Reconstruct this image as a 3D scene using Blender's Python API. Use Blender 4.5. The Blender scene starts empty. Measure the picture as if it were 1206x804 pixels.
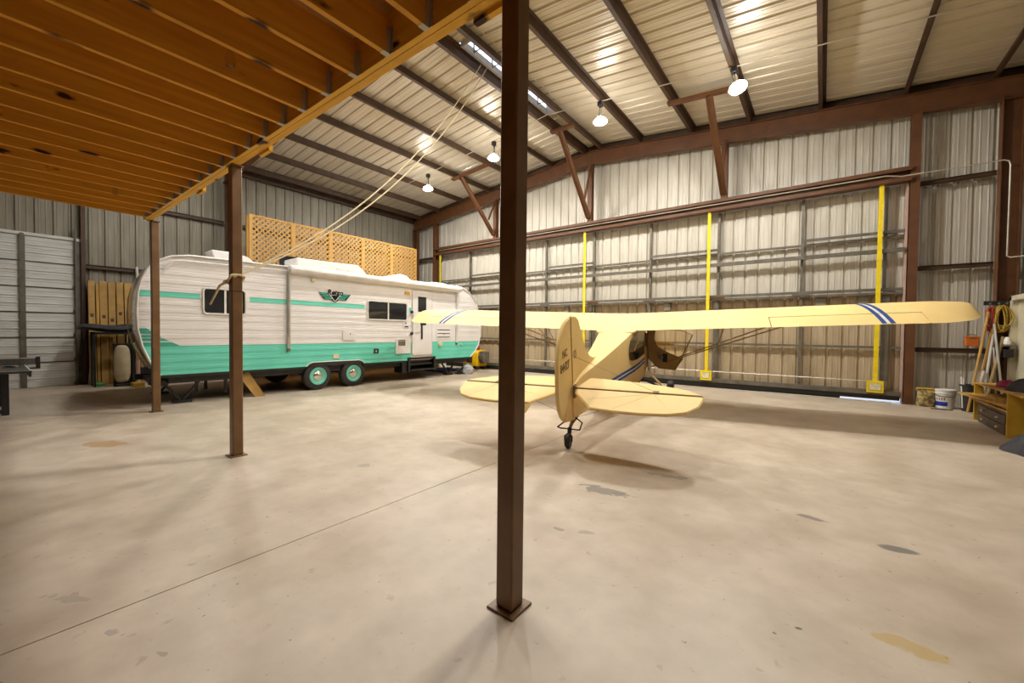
import bpy, bmesh, math, random
from mathutils import Vector, Matrix

random.seed(7)
SC = bpy.context.scene
COL = SC.collection

# ------------------------------------------------------------------ camera
CAM_H = 1.44
YAW, PITCH, ROLL = 0.653836824, -0.0229913785, -0.0106264194
cy, sy = math.cos(YAW), math.sin(YAW)
FWD = Vector((-sy * math.cos(PITCH), cy * math.cos(PITCH), math.sin(PITCH)))
RGT0 = Vector((cy, sy, 0))
DWN0 = FWD.cross(RGT0)
RGT = RGT0 * math.cos(ROLL) + DWN0 * math.sin(ROLL)
DWN = -RGT0 * math.sin(ROLL) + DWN0 * math.cos(ROLL)
cam_data = bpy.data.cameras.new('camera')
cam_data.sensor_width = 36.0
cam_data.sensor_fit = 'HORIZONTAL'
cam_data.lens = 36.0 * 476.78 / 1206.0
cam_data.clip_start = 0.05
cam = bpy.data.objects.new('camera', cam_data)
COL.objects.link(cam)
UP = -DWN
BK = -FWD
cam.matrix_world = Matrix(((RGT.x, UP.x, BK.x, 0), (RGT.y, UP.y, BK.y, 0), (RGT.z, UP.z, BK.z, CAM_H), (0, 0, 0, 1)))
SC.camera = cam

# ------------------------------------------------------------------ sky and exposure
world = bpy.data.worlds.new('sky')
SC.world = world
world.use_nodes = True
bg = world.node_tree.nodes['Background']
bg.inputs[0].default_value = (0.62, 0.74, 1.0, 1)
bg.inputs[1].default_value = 2.2
SC.view_settings.view_transform = 'Standard'
SC.view_settings.look = 'None'
SC.view_settings.gamma = 1.0
SC.view_settings.use_curve_mapping = False
SC.view_settings.exposure = 0.55
SC.cycles.use_denoising = True
SC.cycles.max_bounces = 10
SC.cycles.diffuse_bounces = 6
SC.cycles.sample_clamp_indirect = 12.0
SC.cycles.caustics_reflective = False
SC.cycles.caustics_refractive = False
LAMP_POWER = 690.0
REFLECTOR_GLOW = 26.0
LAMP_POWER_LOFT = 290.0     # dimmer unseen lamp row above the loft edge

# ------------------------------------------------------------------ materials
def new_mat(name):
    m = bpy.data.materials.new(name)
    m.use_nodes = True
    nt = m.node_tree
    return m, nt, nt.nodes['Principled BSDF']

def nd(nt, kind, **kw):
    n = nt.nodes.new(kind)
    for k, v in kw.items():
        setattr(n, k, v)
    return n

def pm(name, c1, c2=None, scale=3.0, rough=0.5, metal=0.0, stretch=(1, 1, 1), bump=0.0, contrast=(0.35, 0.65), detail=6.0, spec=None, emit=0.0):
    """procedural material: two colours mixed by stretched noise on world position"""
    m, nt, b = new_mat(name)
    b.inputs['Roughness'].default_value = rough
    b.inputs['Metallic'].default_value = metal
    if spec is not None:
        b.inputs['Specular IOR Level'].default_value = spec
    if c2 is None:
        c2 = tuple(x * 0.82 for x in c1)
    g = nd(nt, 'ShaderNodeNewGeometry')
    mp = nd(nt, 'ShaderNodeMapping')
    mp.inputs['Scale'].default_value = stretch
    nz = nd(nt, 'ShaderNodeTexNoise')
    nz.inputs['Scale'].default_value = scale
    nz.inputs['Detail'].default_value = detail
    rp = nd(nt, 'ShaderNodeValToRGB')
    rp.color_ramp.elements[0].position = contrast[0]
    rp.color_ramp.elements[1].position = contrast[1]
    rp.color_ramp.elements[0].color = (*c2, 1)
    rp.color_ramp.elements[1].color = (*c1, 1)
    nt.links.new(g.outputs['Position'], mp.inputs[0])
    nt.links.new(mp.outputs[0], nz.inputs['Vector'])
    nt.links.new(nz.outputs['Fac'], rp.inputs[0])
    nt.links.new(rp.outputs[0], b.inputs['Base Color'])
    if bump:
        bp = nd(nt, 'ShaderNodeBump')
        bp.inputs['Strength'].default_value = bump
        bp.inputs['Distance'].default_value = 0.01
        nt.links.new(nz.outputs['Fac'], bp.inputs['Height'])
        nt.links.new(bp.outputs[0], b.inputs['Normal'])
    if emit:
        b.inputs['Emission Color'].default_value = (*c1, 1)
        b.inputs['Emission Strength'].default_value = emit
    return m

def wood_mat(name, c1, c2, axis=1, knots=True, rough=0.6):
    """long grain along one world axis, with dark knots"""
    m, nt, b = new_mat(name)
    b.inputs['Roughness'].default_value = rough
    b.inputs['Specular IOR Level'].default_value = 0.25
    g = nd(nt, 'ShaderNodeNewGeometry')
    st = [9.0, 9.0, 9.0]
    st[axis] = 0.7
    mp = nd(nt, 'ShaderNodeMapping')
    mp.inputs['Scale'].default_value = st
    nz = nd(nt, 'ShaderNodeTexNoise')
    nz.inputs['Scale'].default_value = 2.2
    nz.inputs['Detail'].default_value = 8
    rp = nd(nt, 'ShaderNodeValToRGB')
    rp.color_ramp.elements[0].position = 0.3
    rp.color_ramp.elements[1].position = 0.7
    rp.color_ramp.elements[0].color = (*c2, 1)
    rp.color_ramp.elements[1].color = (*c1, 1)
    nt.links.new(g.outputs['Position'], mp.inputs[0])
    nt.links.new(mp.outputs[0], nz.inputs['Vector'])
    nt.links.new(nz.outputs['Fac'], rp.inputs[0])
    out = rp.outputs[0]
    if knots:
        st2 = [3.4, 3.4, 6.0]
        st2[axis] = 2.4
        mp2 = nd(nt, 'ShaderNodeMapping')
        mp2.inputs['Scale'].default_value = st2
        nt.links.new(g.outputs['Position'], mp2.inputs[0])
        nz2 = nd(nt, 'ShaderNodeTexNoise')
        nz2.inputs['Scale'].default_value = 3.0
        add = nd(nt, 'ShaderNodeVectorMath', operation='MULTIPLY_ADD')
        add.inputs[1].default_value = (0.35, 0.35, 0.35)
        nt.links.new(mp2.outputs[0], nz2.inputs['Vector'])
        nt.links.new(nz2.outputs['Color'], add.inputs[0])
        nt.links.new(mp2.outputs[0], add.inputs[2])
        vo = nd(nt, 'ShaderNodeTexVoronoi')
        vo.inputs['Scale'].default_value = 0.9
        nt.links.new(add.outputs[0], vo.inputs['Vector'])
        r2 = nd(nt, 'ShaderNodeValToRGB')
        r2.color_ramp.elements[0].position = 0.10
        r2.color_ramp.elements[1].position = 0.19
        r2.color_ramp.elements[0].color = (0, 0, 0, 1)
        r2.color_ramp.elements[1].color = (1, 1, 1, 1)
        nt.links.new(vo.outputs['Distance'], r2.inputs[0])
        mx = nd(nt, 'ShaderNodeMixRGB')
        mx.inputs[1].default_value = (0.035, 0.014, 0.004, 1)
        nt.links.new(r2.outputs[0], mx.inputs[0])
        nt.links.new(out, mx.inputs[2])
        out = mx.outputs[0]
    nt.links.new(out, b.inputs['Base Color'])
    return m

def floor_mat():
    m, nt, b = new_mat('concrete')
    L = nt.links.new
    g = nd(nt, 'ShaderNodeNewGeometry')
    def noise(scale, detail=6, stretch=(1, 1, 1)):
        mp = nd(nt, 'ShaderNodeMapping')
        mp.inputs['Scale'].default_value = stretch
        L(g.outputs['Position'], mp.inputs[0])
        n = nd(nt, 'ShaderNodeTexNoise')
        n.inputs['Scale'].default_value = scale
        n.inputs['Detail'].default_value = detail
        L(mp.outputs[0], n.inputs['Vector'])
        return n
    def ramp(src, p0, c0, p1, c1):
        r = nd(nt, 'ShaderNodeValToRGB')
        r.color_ramp.elements[0].position = p0
        r.color_ramp.elements[1].position = p1
        r.color_ramp.elements[0].color = (*c0, 1)
        r.color_ramp.elements[1].color = (*c1, 1)
        L(src, r.inputs[0])
        return r.outputs[0]
    def mix(fac, a, bb, mode='MIX'):
        x = nd(nt, 'ShaderNodeMixRGB', blend_type=mode)
        if isinstance(fac, float):
            x.inputs[0].default_value = fac
        else:
            L(fac, x.inputs[0])
        if isinstance(a, tuple):
            x.inputs[1].default_value = (*a, 1)
        else:
            L(a, x.inputs[1])
        if isinstance(bb, tuple):
            x.inputs[2].default_value = (*bb, 1)
        else:
            L(bb, x.inputs[2])
        return x.outputs[0]
    n1 = noise(0.35, 5)
    n2 = noise(2.3, 8)
    n3 = noise(14.0, 5)
    base = ramp(n1.outputs['Fac'], 0.32, FLOOR_B, 0.68, FLOOR_A)
    mott = ramp(n2.outputs['Fac'], 0.30, (0.80, 0.78, 0.75), 0.62, (1.0, 1.0, 1.0))
    c = mix(1.0, base, mott, 'MULTIPLY')
    fleck = ramp(n3.outputs['Fac'], 0.25, (0.72, 0.68, 0.62), 0.36, (1, 1, 1))
    c = mix(0.8, c, fleck, 'MULTIPLY')
    n4 = noise(6.5, 9)
    c = mix(0.35, c, ramp(n4.outputs['Fac'], 0.34, (0.83, 0.80, 0.77), 0.60, (1.04, 1.04, 1.03)), 'MULTIPLY')
    n5 = noise(24.0, 2)
    c = mix(1.0, c, ramp(n5.outputs['Fac'], 0.235, (0.42, 0.39, 0.36), 0.265, (1, 1, 1)), 'MULTIPLY')
    n6 = noise(1.1, 7, (1.0, 0.45, 1.0))
    c = mix(0.35, c, ramp(n6.outputs['Fac'], 0.33, (0.84, 0.80, 0.73), 0.52, (1, 1, 1)), 'MULTIPLY')
    # spots of spilled oil and paint, each at its own place on the slab
    def stain(c, x, y, rx, ry, rot, col, amt, wob=0.55, nscale=5.0):
        mp = nd(nt, 'ShaderNodeMapping', vector_type='TEXTURE')
        mp.inputs['Location'].default_value = (x, y, 0)
        mp.inputs['Rotation'].default_value = (0, 0, rot)
        mp.inputs['Scale'].default_value = (rx, ry, 1)
        L(g.outputs['Position'], mp.inputs[0])
        ln = nd(nt, 'ShaderNodeVectorMath', operation='LENGTH')
        sep = nd(nt, 'ShaderNodeVectorMath', operation='MULTIPLY')
        sep.inputs[1].default_value = (1, 1, 0)
        L(mp.outputs[0], sep.inputs[0])
        L(sep.outputs[0], ln.inputs[0])
        nn = noise(nscale, 3)
        ma = nd(nt, 'ShaderNodeMath', operation='MULTIPLY_ADD')
        ma.inputs[1].default_value = wob * 4
        L(nn.outputs['Fac'], ma.inputs[0])
        L(ln.outputs['Value'], ma.inputs[2])
        # ma = |p| + wob*4*noise ; the noise averages 0.5
        f = ramp(ma.outputs[0], 0, (1, 1, 1), 1, (0, 0, 0))
        rnode = f.node
        e = rnode.color_ramp.elements
        mr = nd(nt, 'ShaderNodeMapRange')
        mr.inputs['From Min'].default_value = 0.75 + wob * 2
        mr.inputs['From Max'].default_value = 1.0 + wob * 2
        L(ma.outputs[0], mr.inputs['Value'])
        L(mr.outputs[0], rnode.inputs[0])
        sc = nd(nt, 'ShaderNodeMath', operation='MULTIPLY')
        sc.inputs[1].default_value = amt
        L(f, sc.inputs[0])
        return mix(sc.outputs[0], c, col)
    grey = (0.17, 0.155, 0.14)
    for (x, y, rx, ry, rot, col, amt, wob, ns) in (
        (-1.56, 3.42, 0.20, 0.075, 0.2, grey, 0.75, 0.9, 7.0),
        (-1.72, 3.47, 0.10, 0.03, 0.5, grey, 0.7, 0.8, 9.0),
        (-1.40, 3.46, 0.09, 0.03, 0.1, grey, 0.6, 0.8, 9.0),
        (-1.22, 4.2, 0.20, 0.05, 0.3, grey, 0.55, 1.0, 8.0),
        (-0.05, 3.96, 0.10, 0.035, -0.1, grey, 0.75, 0.5, 9.0),
        (0.44, 3.74, 0.11, 0.06, 0.25, (0.15, 0.14, 0.13), 0.85, 0.3, 5.0),
        (0.36, 2.60, 0.19, 0.055, -0.1, (0.50, 0.34, 0.09), 0.6, 0.8, 9.0),
        (-7.05, 0.9, 0.30, 0.16, 0.6, (0.42, 0.22, 0.05), 0.6, 0.9, 4.0),
        (-1.51, 2.55, 0.05, 0.02, 0.0, grey, 0.6, 0.8, 12.0),
        (-1.32, 2.63, 0.07, 0.03, 0.4, grey, 0.45, 0.8, 12.0),
        (-0.06, 2.42, 0.02, 0.012, 0.4, (0.08, 0.07, 0.06), 0.9, 0.2, 12.0),
        (-3.15, 0.25, 0.10, 0.035, 0.6, grey, 0.3, 1.2, 12.0),
        (-2.62, 0.36, 0.07, 0.022, 0.4, grey, 0.4, 1.2, 12.0),
        (-2.30, 0.46, 0.035, 0.014, 0.3, grey, 0.45, 0.9, 12.0),
        (-3.85, 2.46, 0.10, 0.05, 0.3, grey, 0.4, 0.9, 9.0),
        (-6.3, 3.0, 0.5, 0.3, 0.3, (0.42, 0.34, 0.24), 0.35, 1.1, 3.0),
    ):
        c = stain(c, x, y, rx, ry, rot, col, amt, wob, ns)
    L(c, b.inputs['Base Color'])
    rr = nd(nt, 'ShaderNodeMapRange')
    rr.inputs['To Min'].default_value = 0.30
    rr.inputs['To Max'].default_value = 0.55
    L(n2.outputs['Fac'], rr.inputs['Value'])
    L(rr.outputs[0], b.inputs['Roughness'])
    b.inputs['Specular IOR Level'].default_value = 0.4
    bp = nd(nt, 'ShaderNodeBump')
    bp.inputs['Strength'].default_value = 0.10
    bp.inputs['Distance'].default_value = 0.004
    L(n3.outputs['Fac'], bp.inputs['Height'])
    L(bp.outputs[0], b.inputs['Normal'])
    return m

FLOOR_A = (0.625, 0.540, 0.445)
FLOOR_B = (0.515, 0.428, 0.330)
M = {}
M['concrete'] = floor_mat()
M['subfloor'] = pm('joint filler', (0.16, 0.13, 0.10))
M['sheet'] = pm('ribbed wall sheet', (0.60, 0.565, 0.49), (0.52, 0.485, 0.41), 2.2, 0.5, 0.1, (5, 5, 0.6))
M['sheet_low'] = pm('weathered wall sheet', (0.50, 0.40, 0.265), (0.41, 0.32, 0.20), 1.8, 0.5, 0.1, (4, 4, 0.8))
M['sheet_dim'] = pm('shaded wall sheet', (0.30, 0.275, 0.215), (0.235, 0.21, 0.16), 1.8, 0.5, 0.1, (5, 5, 0.6))  # dim light on the side walls is put into this darker colour
M['roof'] = pm('ribbed roof sheet', (0.60, 0.535, 0.42), (0.54, 0.475, 0.365), 1.2, 0.36, 0.10, (0.5, 5, 1))
M['red_steel'] = pm('red oxide steel', (0.135, 0.050, 0.015), (0.095, 0.035, 0.010), 4, 0.55, 0.0)
M['brown_steel'] = pm('brown painted steel', (0.20, 0.105, 0.040), (0.155, 0.078, 0.028), 5, 0.42, 0.0)
M['dark_steel'] = pm('dark purlin steel', (0.075, 0.036, 0.016), (0.050, 0.024, 0.010), 4, 0.55, 0.0)
M['galv'] = pm('weathered galvanised tube', (0.175, 0.155, 0.125), (0.12, 0.105, 0.08), 6, 0.5, 0.2)
M['conduit'] = pm('conduit', (0.60, 0.56, 0.47), None, 5, 0.4, 0.4)
M['joist'] = wood_mat('joist lumber', (0.74, 0.355, 0.034), (0.58, 0.255, 0.022), 1)
M['beam'] = wood_mat('beam lumber', (0.80, 0.46, 0.055), (0.66, 0.35, 0.035), 0)
M['deck'] = pm('deck board', (0.48, 0.22, 0.03), (0.38, 0.16, 0.02), 2, 0.7, 0, (4, 0.6, 1))
M['hanger'] = pm('dull zinc', (0.50, 0.46, 0.36), None, 8, 0.5, 0.2)
M['white_bulb'] = pm('lamp glow', (1.0, 0.965, 0.89), (1.0, 0.965, 0.89), emit=LAMP_POWER)
M['dim_bulb'] = pm('dimmer lamp glow', (1.0, 0.965, 0.89), (1.0, 0.965, 0.89), emit=LAMP_POWER_LOFT)
M['reflector'] = pm('frosted lamp reflector', (1.0, 0.965, 0.89), (1.0, 0.965, 0.89), emit=REFLECTOR_GLOW)
M['socket'] = pm('black lamp socket', (0.02, 0.02, 0.022), None, 5, 0.4)
M['chrome'] = pm('chrome', (0.80, 0.80, 0.78), (0.74, 0.74, 0.72), 5, 0.12, 1.0)
M['strap'] = pm('yellow strap webbing', (0.88, 0.68, 0.005), (0.78, 0.58, 0.005), 12, 0.6)
M['plane'] = pm('cream yellow fabric', (0.85, 0.63, 0.275), (0.81, 0.59, 0.245), 1.8, 0.55, spec=0.25)
M['seam'] = pm('fabric seam', (0.20, 0.12, 0.04))
M['blue'] = pm('blue paint', (0.030, 0.080, 0.27), None, 6, 0.7, spec=0.2)
M['white'] = pm('white paint', (0.80, 0.78, 0.74), None, 6, 0.4)
M['black'] = pm('black rubber', (0.018, 0.017, 0.016), (0.03, 0.028, 0.026), 8, 0.6)
M['blackpaint'] = pm('black paint', (0.02, 0.02, 0.02), None, 6, 0.4)
M['greytube'] = pm('olive steel tube', (0.34, 0.22, 0.075), None, 6, 0.45)
M['glass'] = pm('dark tinted glass', (0.018, 0.019, 0.022), None, 3, 0.06)
M['cabin'] = pm('dark cabin trim', (0.012, 0.014, 0.02), None, 5, 0.7)
M['doorskin'] = pm('brown door lining', (0.40, 0.25, 0.085), (0.32, 0.19, 0.06), 4, 0.45)
M['rvwhite'] = pm('white trailer siding', (0.77, 0.75, 0.74), (0.73, 0.705, 0.69), 2, 0.32)
M['rvtrim'] = pm('white trailer trim', (0.78, 0.765, 0.74), None, 4, 0.35)
M['teal'] = pm('teal trailer siding', (0.155, 0.66, 0.52), (0.135, 0.60, 0.465), 2, 0.32)
M['tealdark'] = pm('darker teal paint', (0.05, 0.40, 0.29), None, 3, 0.35)
M['alu'] = pm('mill finish aluminium', (0.50, 0.42, 0.29), (0.42, 0.35, 0.23), 1.5, 0.12, 1.0)
M['lattice'] = wood_mat('lattice cedar', (0.60, 0.35, 0.105), (0.48, 0.265, 0.072), 2, False)
M['cream'] = pm('cream paint', (0.66, 0.59, 0.42), None, 3, 0.5)
M['creamdoor'] = pm('cream door paint', (0.60, 0.55, 0.40), None, 3, 0.5)
M['garage'] = pm('white garage door sheet', (0.70, 0.70, 0.67), (0.60, 0.60, 0.57), 2, 0.5, 0.0, (1, 1, 4))
M['plank'] = wood_mat('pale plank', (0.56, 0.34, 0.10), (0.42, 0.24, 0.06), 2, False)
M['cardboard'] = pm('tan carton board', (0.50, 0.30, 0.085), (0.40, 0.23, 0.06), 5, 0.7)
M['yellowwood'] = pm('yellow painted wood', (0.60, 0.38, 0.035), (0.48, 0.29, 0.025), 4, 0.5)
M['yellowbody'] = pm('yellow machine paint', (0.80, 0.47, 0.005), None, 5, 0.35)
M['orange'] = pm('orange plastic', (0.62, 0.15, 0.015), (0.5, 0.11, 0.01), 8, 0.4)
M['red'] = pm('red plastic', (0.42, 0.05, 0.03), None, 8, 0.4)
M['drawer'] = pm('dark chest wood', (0.10, 0.062, 0.030), (0.06, 0.036, 0.018), 6, 0.5, 0, (1, 1, 6))
M['greenstuff'] = pm('green plastic', (0.08, 0.42, 0.16), None, 8, 0.5)
M['bluetarp'] = pm('blue tarp', (0.05, 0.11, 0.46), (0.035, 0.08, 0.34), 6, 0.8, spec=0.1)
M['bag'] = pm('printed yellow sack', (0.48, 0.37, 0.12), (0.17, 0.12, 0.06), 14, 0.55, contrast=(0.45, 0.55))
M['plastic'] = pm('clear plastic bag', (0.50, 0.52, 0.55), (0.36, 0.38, 0.42), 18, 0.2)
M['bluelabel'] = pm('blue bucket label', (0.015, 0.04, 0.45), None, 8, 0.35)
M['pink'] = pm('pink cloth', (0.42, 0.03, 0.17), None, 8, 0.7)
M['darkcloth'] = pm('black cloth', (0.022, 0.022, 0.028), (0.045, 0.045, 0.055), 7, 0.75)
M['rope'] = pm('cream rope', (0.80, 0.68, 0.45), (0.68, 0.55, 0.33), 30, 0.7)
M['yellowrope'] = pm('yellow rope', (0.50, 0.33, 0.04), (0.32, 0.20, 0.02), 30, 0.6)
M['silver'] = pm('silver tube', (0.62, 0.60, 0.56), None, 8, 0.3, 0.7)
M['ivory'] = pm('ivory plastic', (0.70, 0.64, 0.42), None, 8, 0.4)
M['padcream'] = pm('cream padded cover', (0.64, 0.55, 0.36), (0.54, 0.45, 0.28), 6, 0.5)
M['tabletop'] = pm('charcoal table top', (0.045, 0.045, 0.048), None, 4, 0.35)
M['amber'] = pm('amber lens', (0.70, 0.42, 0.06), None, 8, 0.25)
gm, gnt, gb = new_mat('clear glass')
gb.inputs['Transmission Weight'].default_value = 1.0
gb.inputs['Roughness'].default_value = 0.02
gb.inputs['IOR'].default_value = 1.25
M['clear'] = gm
gm, gnt, gb = new_mat('smoky door glass')
gb.inputs['Base Color'].default_value = (0.92, 0.86, 0.70, 1)
gb.inputs['Transmission Weight'].default_value = 1.0
gb.inputs['Roughness'].default_value = 0.03
gb.inputs['IOR'].default_value = 1.05
M['doorglass'] = gm

# ------------------------------------------------------------------ mesh builder
class MB:
    def __init__(self):
        self.v = []
        self.f = []
    def add(self, vs, fs):
        o = len(self.v)
        self.v += [Vector(p) for p in vs]
        self.f += [tuple(i + o for i in f) for f in fs]
        return self
    def box(self, a, b):
        x0, y0, z0 = a
        x1, y1, z1 = b
        if x0 > x1: x0, x1 = x1, x0
        if y0 > y1: y0, y1 = y1, y0
        if z0 > z1: z0, z1 = z1, z0
        return self.add([(x0, y0, z0), (x1, y0, z0), (x1, y1, z0), (x0, y1, z0), (x0, y0, z1), (x1, y0, z1), (x1, y1, z1), (x0, y1, z1)],
                        [(0, 3, 2, 1), (4, 5, 6, 7), (0, 1, 5, 4), (1, 2, 6, 5), (2, 3, 7, 6), (3, 0, 4, 7)])
    def cbox(self, c, s):
        return self.box([c[i] - s[i] / 2 for i in range(3)], [c[i] + s[i] / 2 for i in range(3)])
    def prism(self, poly, d):
        """closed 3D polygon extruded by the vector d"""
        n = len(poly)
        d = Vector(d)
        vs = [Vector(p) for p in poly] + [Vector(p) + d for p in poly]
        fs = [tuple(range(n - 1, -1, -1)), tuple(range(n, 2 * n))]
        for i in range(n):
            j = (i + 1) % n
            fs.append((i, j, n + j, n + i))
        return self.add(vs, fs)
    def bar(self, p, q, w, h, up=(0, 0, 1)):
        """rectangular bar from p to q, w wide sideways and h along up"""
        p, q = Vector(p), Vector(q)
        t = (q - p).normalized()
        up = Vector(up)
        s = t.cross(up)
        if s.length < 1e-4:
            s = t.cross(Vector((1, 0, 0)))
        s.normalize()
        u = s.cross(t).normalized()
        r = [p + s * (a * w / 2) + u * (b * h / 2) for a, b in ((-1, -1), (1, -1), (1, 1), (-1, 1))]
        return self.prism(r, q - p)
    def tube(self, pts, r, n=8, cap=True, closed=False):
        pts = [Vector(p) for p in pts]
        rr = r if isinstance(r, (list, tuple)) else [r] * len(pts)
        prev = None
        rings = []
        N = len(pts)
        for i, p in enumerate(pts):
            if closed:
                t = pts[(i + 1) % N] - pts[i - 1]
            else:
                t = pts[min(i + 1, N - 1)] - pts[max(i - 1, 0)]
            t.normalize()
            if prev is None:
                a = Vector((0, 0, 1)) if abs(t.z) < 0.9 else Vector((1, 0, 0))
                u = t.cross(a).normalized()
            else:
                u = (prev - t * prev.dot(t)).normalized()
            prev = u
            w = t.cross(u)
            rings.append([p + (u * math.cos(2 * math.pi * k / n) + w * math.sin(2 * math.pi * k / n)) * rr[i] for k in range(n)])
        vs = [v for g in rings for v in g]
        fs = []
        M_ = N if closed else N - 1
        for i in range(M_):
            for k in range(n):
                a, b = i * n + k, i * n + (k + 1) % n
                c, d = ((i + 1) % N) * n + (k + 1) % n, ((i + 1) % N) * n + k
                fs.append((a, b, c, d))
        if cap and not closed:
            fs.append(tuple(range(n - 1, -1, -1)))
            fs.append(tuple((N - 1) * n + k for k in range(n)))
        return self.add(vs, fs)
    def lathe(self, c, prof, axis=(0, 0, 1), n=20):
        """prof: list of (radius, distance along axis)"""
        ax = Vector(axis).normalized()
        a = Vector((0, 0, 1)) if abs(ax.z) < 0.9 else Vector((1, 0, 0))
        u = ax.cross(a).normalized()
        w = ax.cross(u)
        c = Vector(c)
        vs, fs = [], []
        for (r, h) in prof:
            r = max(r, 0.0004)
            for k in range(n):
                t = 2 * math.pi * k / n
                vs.append(c + ax * h + (u * math.cos(t) + w * math.sin(t)) * r)
        for i in range(len(prof) - 1):
            for k in range(n):
                fs.append((i * n + k, i * n + (k + 1) % n, (i + 1) * n + (k + 1) % n, (i + 1) * n + k))
        fs.append(tuple(range(n - 1, -1, -1)))
        fs.append(tuple((len(prof) - 1) * n + k for k in range(n)))
        return self.add(vs, fs)
    def loft(self, rings, closed=True, caps=True):
        n = len(rings[0])
        vs = [v for g in rings for v in g]
        fs = []
        for i in range(len(rings) - 1):
            for k in range(n if closed else n - 1):
                fs.append((i * n + k, i * n + (k + 1) % n, (i + 1) * n + (k + 1) % n, (i + 1) * n + k))
        if caps:
            fs.append(tuple(range(n - 1, -1, -1)))
            fs.append(tuple((len(rings) - 1) * n + k for k in range(n)))
        return self.add(vs, fs)
    def mesh(self, name, m, base=(0, 0, 0), bevel=0.0, angle=35):
        me = bpy.data.meshes.new(name)
        b = Vector(base)
        me.from_pydata([v - b for v in self.v], [], self.f)
        bm = bmesh.new()
        bm.from_mesh(me)
        bmesh.ops.recalc_face_normals(bm, faces=bm.faces)
        if bevel:
            bmesh.ops.bevel(bm, geom=[e for e in bm.edges if len(e.link_faces) == 2 and e.calc_face_angle(0) > 0.6], offset=bevel, segments=1, affect='EDGES', clamp_overlap=True)
        bm.to_mesh(me)
        bm.free()
        me.materials.append(M[m] if isinstance(m, str) else m)
        me.shade_smooth()
        me.set_sharp_from_angle(angle=math.radians(angle))
        return me

BASE = {}
def link(name, me, parent=None):
    o = bpy.data.objects.new(name, me)
    COL.objects.link(o)
    if parent is not None:
        o.parent = parent
    return o

def props(o, label=None, cat=None, group=None, kind=None):
    if label: o['label'] = label
    if cat: o['category'] = cat
    if group: o['group'] = group
    if kind: o['kind'] = kind
    return o

def thing(name, label, cat, loc, group=None):
    o = bpy.data.objects.new(name, None)
    o.empty_display_size = 0.1
    COL.objects.link(o)
    o.location = loc
    BASE[o.name] = Vector(loc)
    return props(o, label, cat, group)

def part(name, mb, m, parent, bevel=0.0, label=None, kind=None, angle=35):
    """a part built in world coordinates, stored relative to its thing's base"""
    base = BASE.get(parent.name, Vector((0, 0, 0)))
    o = link(name, mb.mesh(name, m, base, bevel, angle), parent)
    BASE[o.name] = base
    return props(o, label, None, None, kind)

def solo(name, mb, m, label, cat, group=None, bevel=0.0, angle=35):
    """a thing that is one mesh; its origin goes to its base"""
    lo = Vector((min(v.x for v in mb.v), min(v.y for v in mb.v), min(v.z for v in mb.v)))
    hi = Vector((max(v.x for v in mb.v), max(v.y for v in mb.v), max(v.z for v in mb.v)))
    base = Vector(((lo.x + hi.x) / 2, (lo.y + hi.y) / 2, lo.z))
    o = link(name, mb.mesh(name, m, base, bevel, angle))
    o.location = base
    BASE[o.name] = base
    return props(o, label, cat, group)

def struct(name, mb, m, parent=None, bevel=0.0, angle=35):
    o = link(name, mb.mesh(name, m, (0, 0, 0), bevel, angle), parent)
    BASE[o.name] = Vector((0, 0, 0))
    if parent is None:
        o['kind'] = 'structure'
    return o

def copy_tree(o, parent=None):
    c = o.copy()
    COL.objects.link(c)
    c.parent = parent
    BASE[c.name] = BASE.get(o.name, Vector((0, 0, 0)))
    for ch in list(o.children):
        copy_tree(ch, c)
    return c

def arc(c, r, a0, a1, n, plane='xz'):
    out = []
    for i in range(n + 1):
        a = math.radians(a0 + (a1 - a0) * i / n)
        u, v = r * math.cos(a), r * math.sin(a)
        if plane == 'xz': out.append(Vector((c[0] + u, c[1], c[2] + v)))
        elif plane == 'yz': out.append(Vector((c[0], c[1] + u, c[2] + v)))
        else: out.append(Vector((c[0] + u, c[1] + v, c[2])))
    return out

def text_mesh(s, size, shear=0.0, bold=0.0):
    cu = bpy.data.curves.new('lettering', 'FONT')
    cu.body = s
    cu.size = size
    cu.shear = shear
    cu.offset = bold
    cu.extrude = 0.0015
    cu.align_x = 'CENTER'
    cu.align_y = 'CENTER'
    cu.resolution_u = 2
    o = bpy.data.objects.new('lettering', cu)
    COL.objects.link(o)
    dg = bpy.context.evaluated_depsgraph_get()
    dg.update()
    me = bpy.data.meshes.new_from_object(o.evaluated_get(dg))
    bpy.data.objects.remove(o)
    bpy.data.curves.remove(cu)
    return me

# ------------------------------------------------------------------ building shell
XL, XR, YB, YF = -15.0, 3.1, 12.22, -6.0
RIDGE, RIDGE_Z, SLOPE = -5.95, 7.47, 0.1
def roof_z(x):
    return RIDGE_Z - SLOPE * abs(x - RIDGE)

fl = MB().box((XL - 0.3, YF - 0.3, -0.2), (XR + 0.3, YB + 0.3, -0.03))
floor = struct('floor', fl, 'subfloor')
JX = -2.83
def concrete_slab(x0, x1):
    o = struct('slab', MB().box((x0, YF - 0.2, -0.03), (x1, YB + 0.2, 0.0)), 'concrete', floor)
concrete_slab(XL - 0.2, JX - 0.004)
concrete_slab(JX + 0.004, XR + 0.2)

RIB = [(0.0, 0), (0.118, 0), (0.140, -0.034), (0.165, -0.034), (0.187, 0), (0.232, 0), (0.240, 0.005), (0.256, 0.005), (0.264, 0), (0.3048, 0)]
RIB0 = [(0.041, 0), (0.049, 0.005), (0.065, 0.005), (0.073, 0)]
def rib_profile(width):
    pts = []
    n = max(1, round(width / 0.3048))
    k = width / (n * 0.3048)
    for i in range(n):
        seq = [RIB[0]] + RIB0 + RIB[1:]
        for (u, d) in (seq if i == 0 else seq[1:]):
            pts.append(((u + i * 0.3048) * k, d))
    pts.append((pts[-1][0] + 0.02, 0.0))
    return pts

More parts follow.
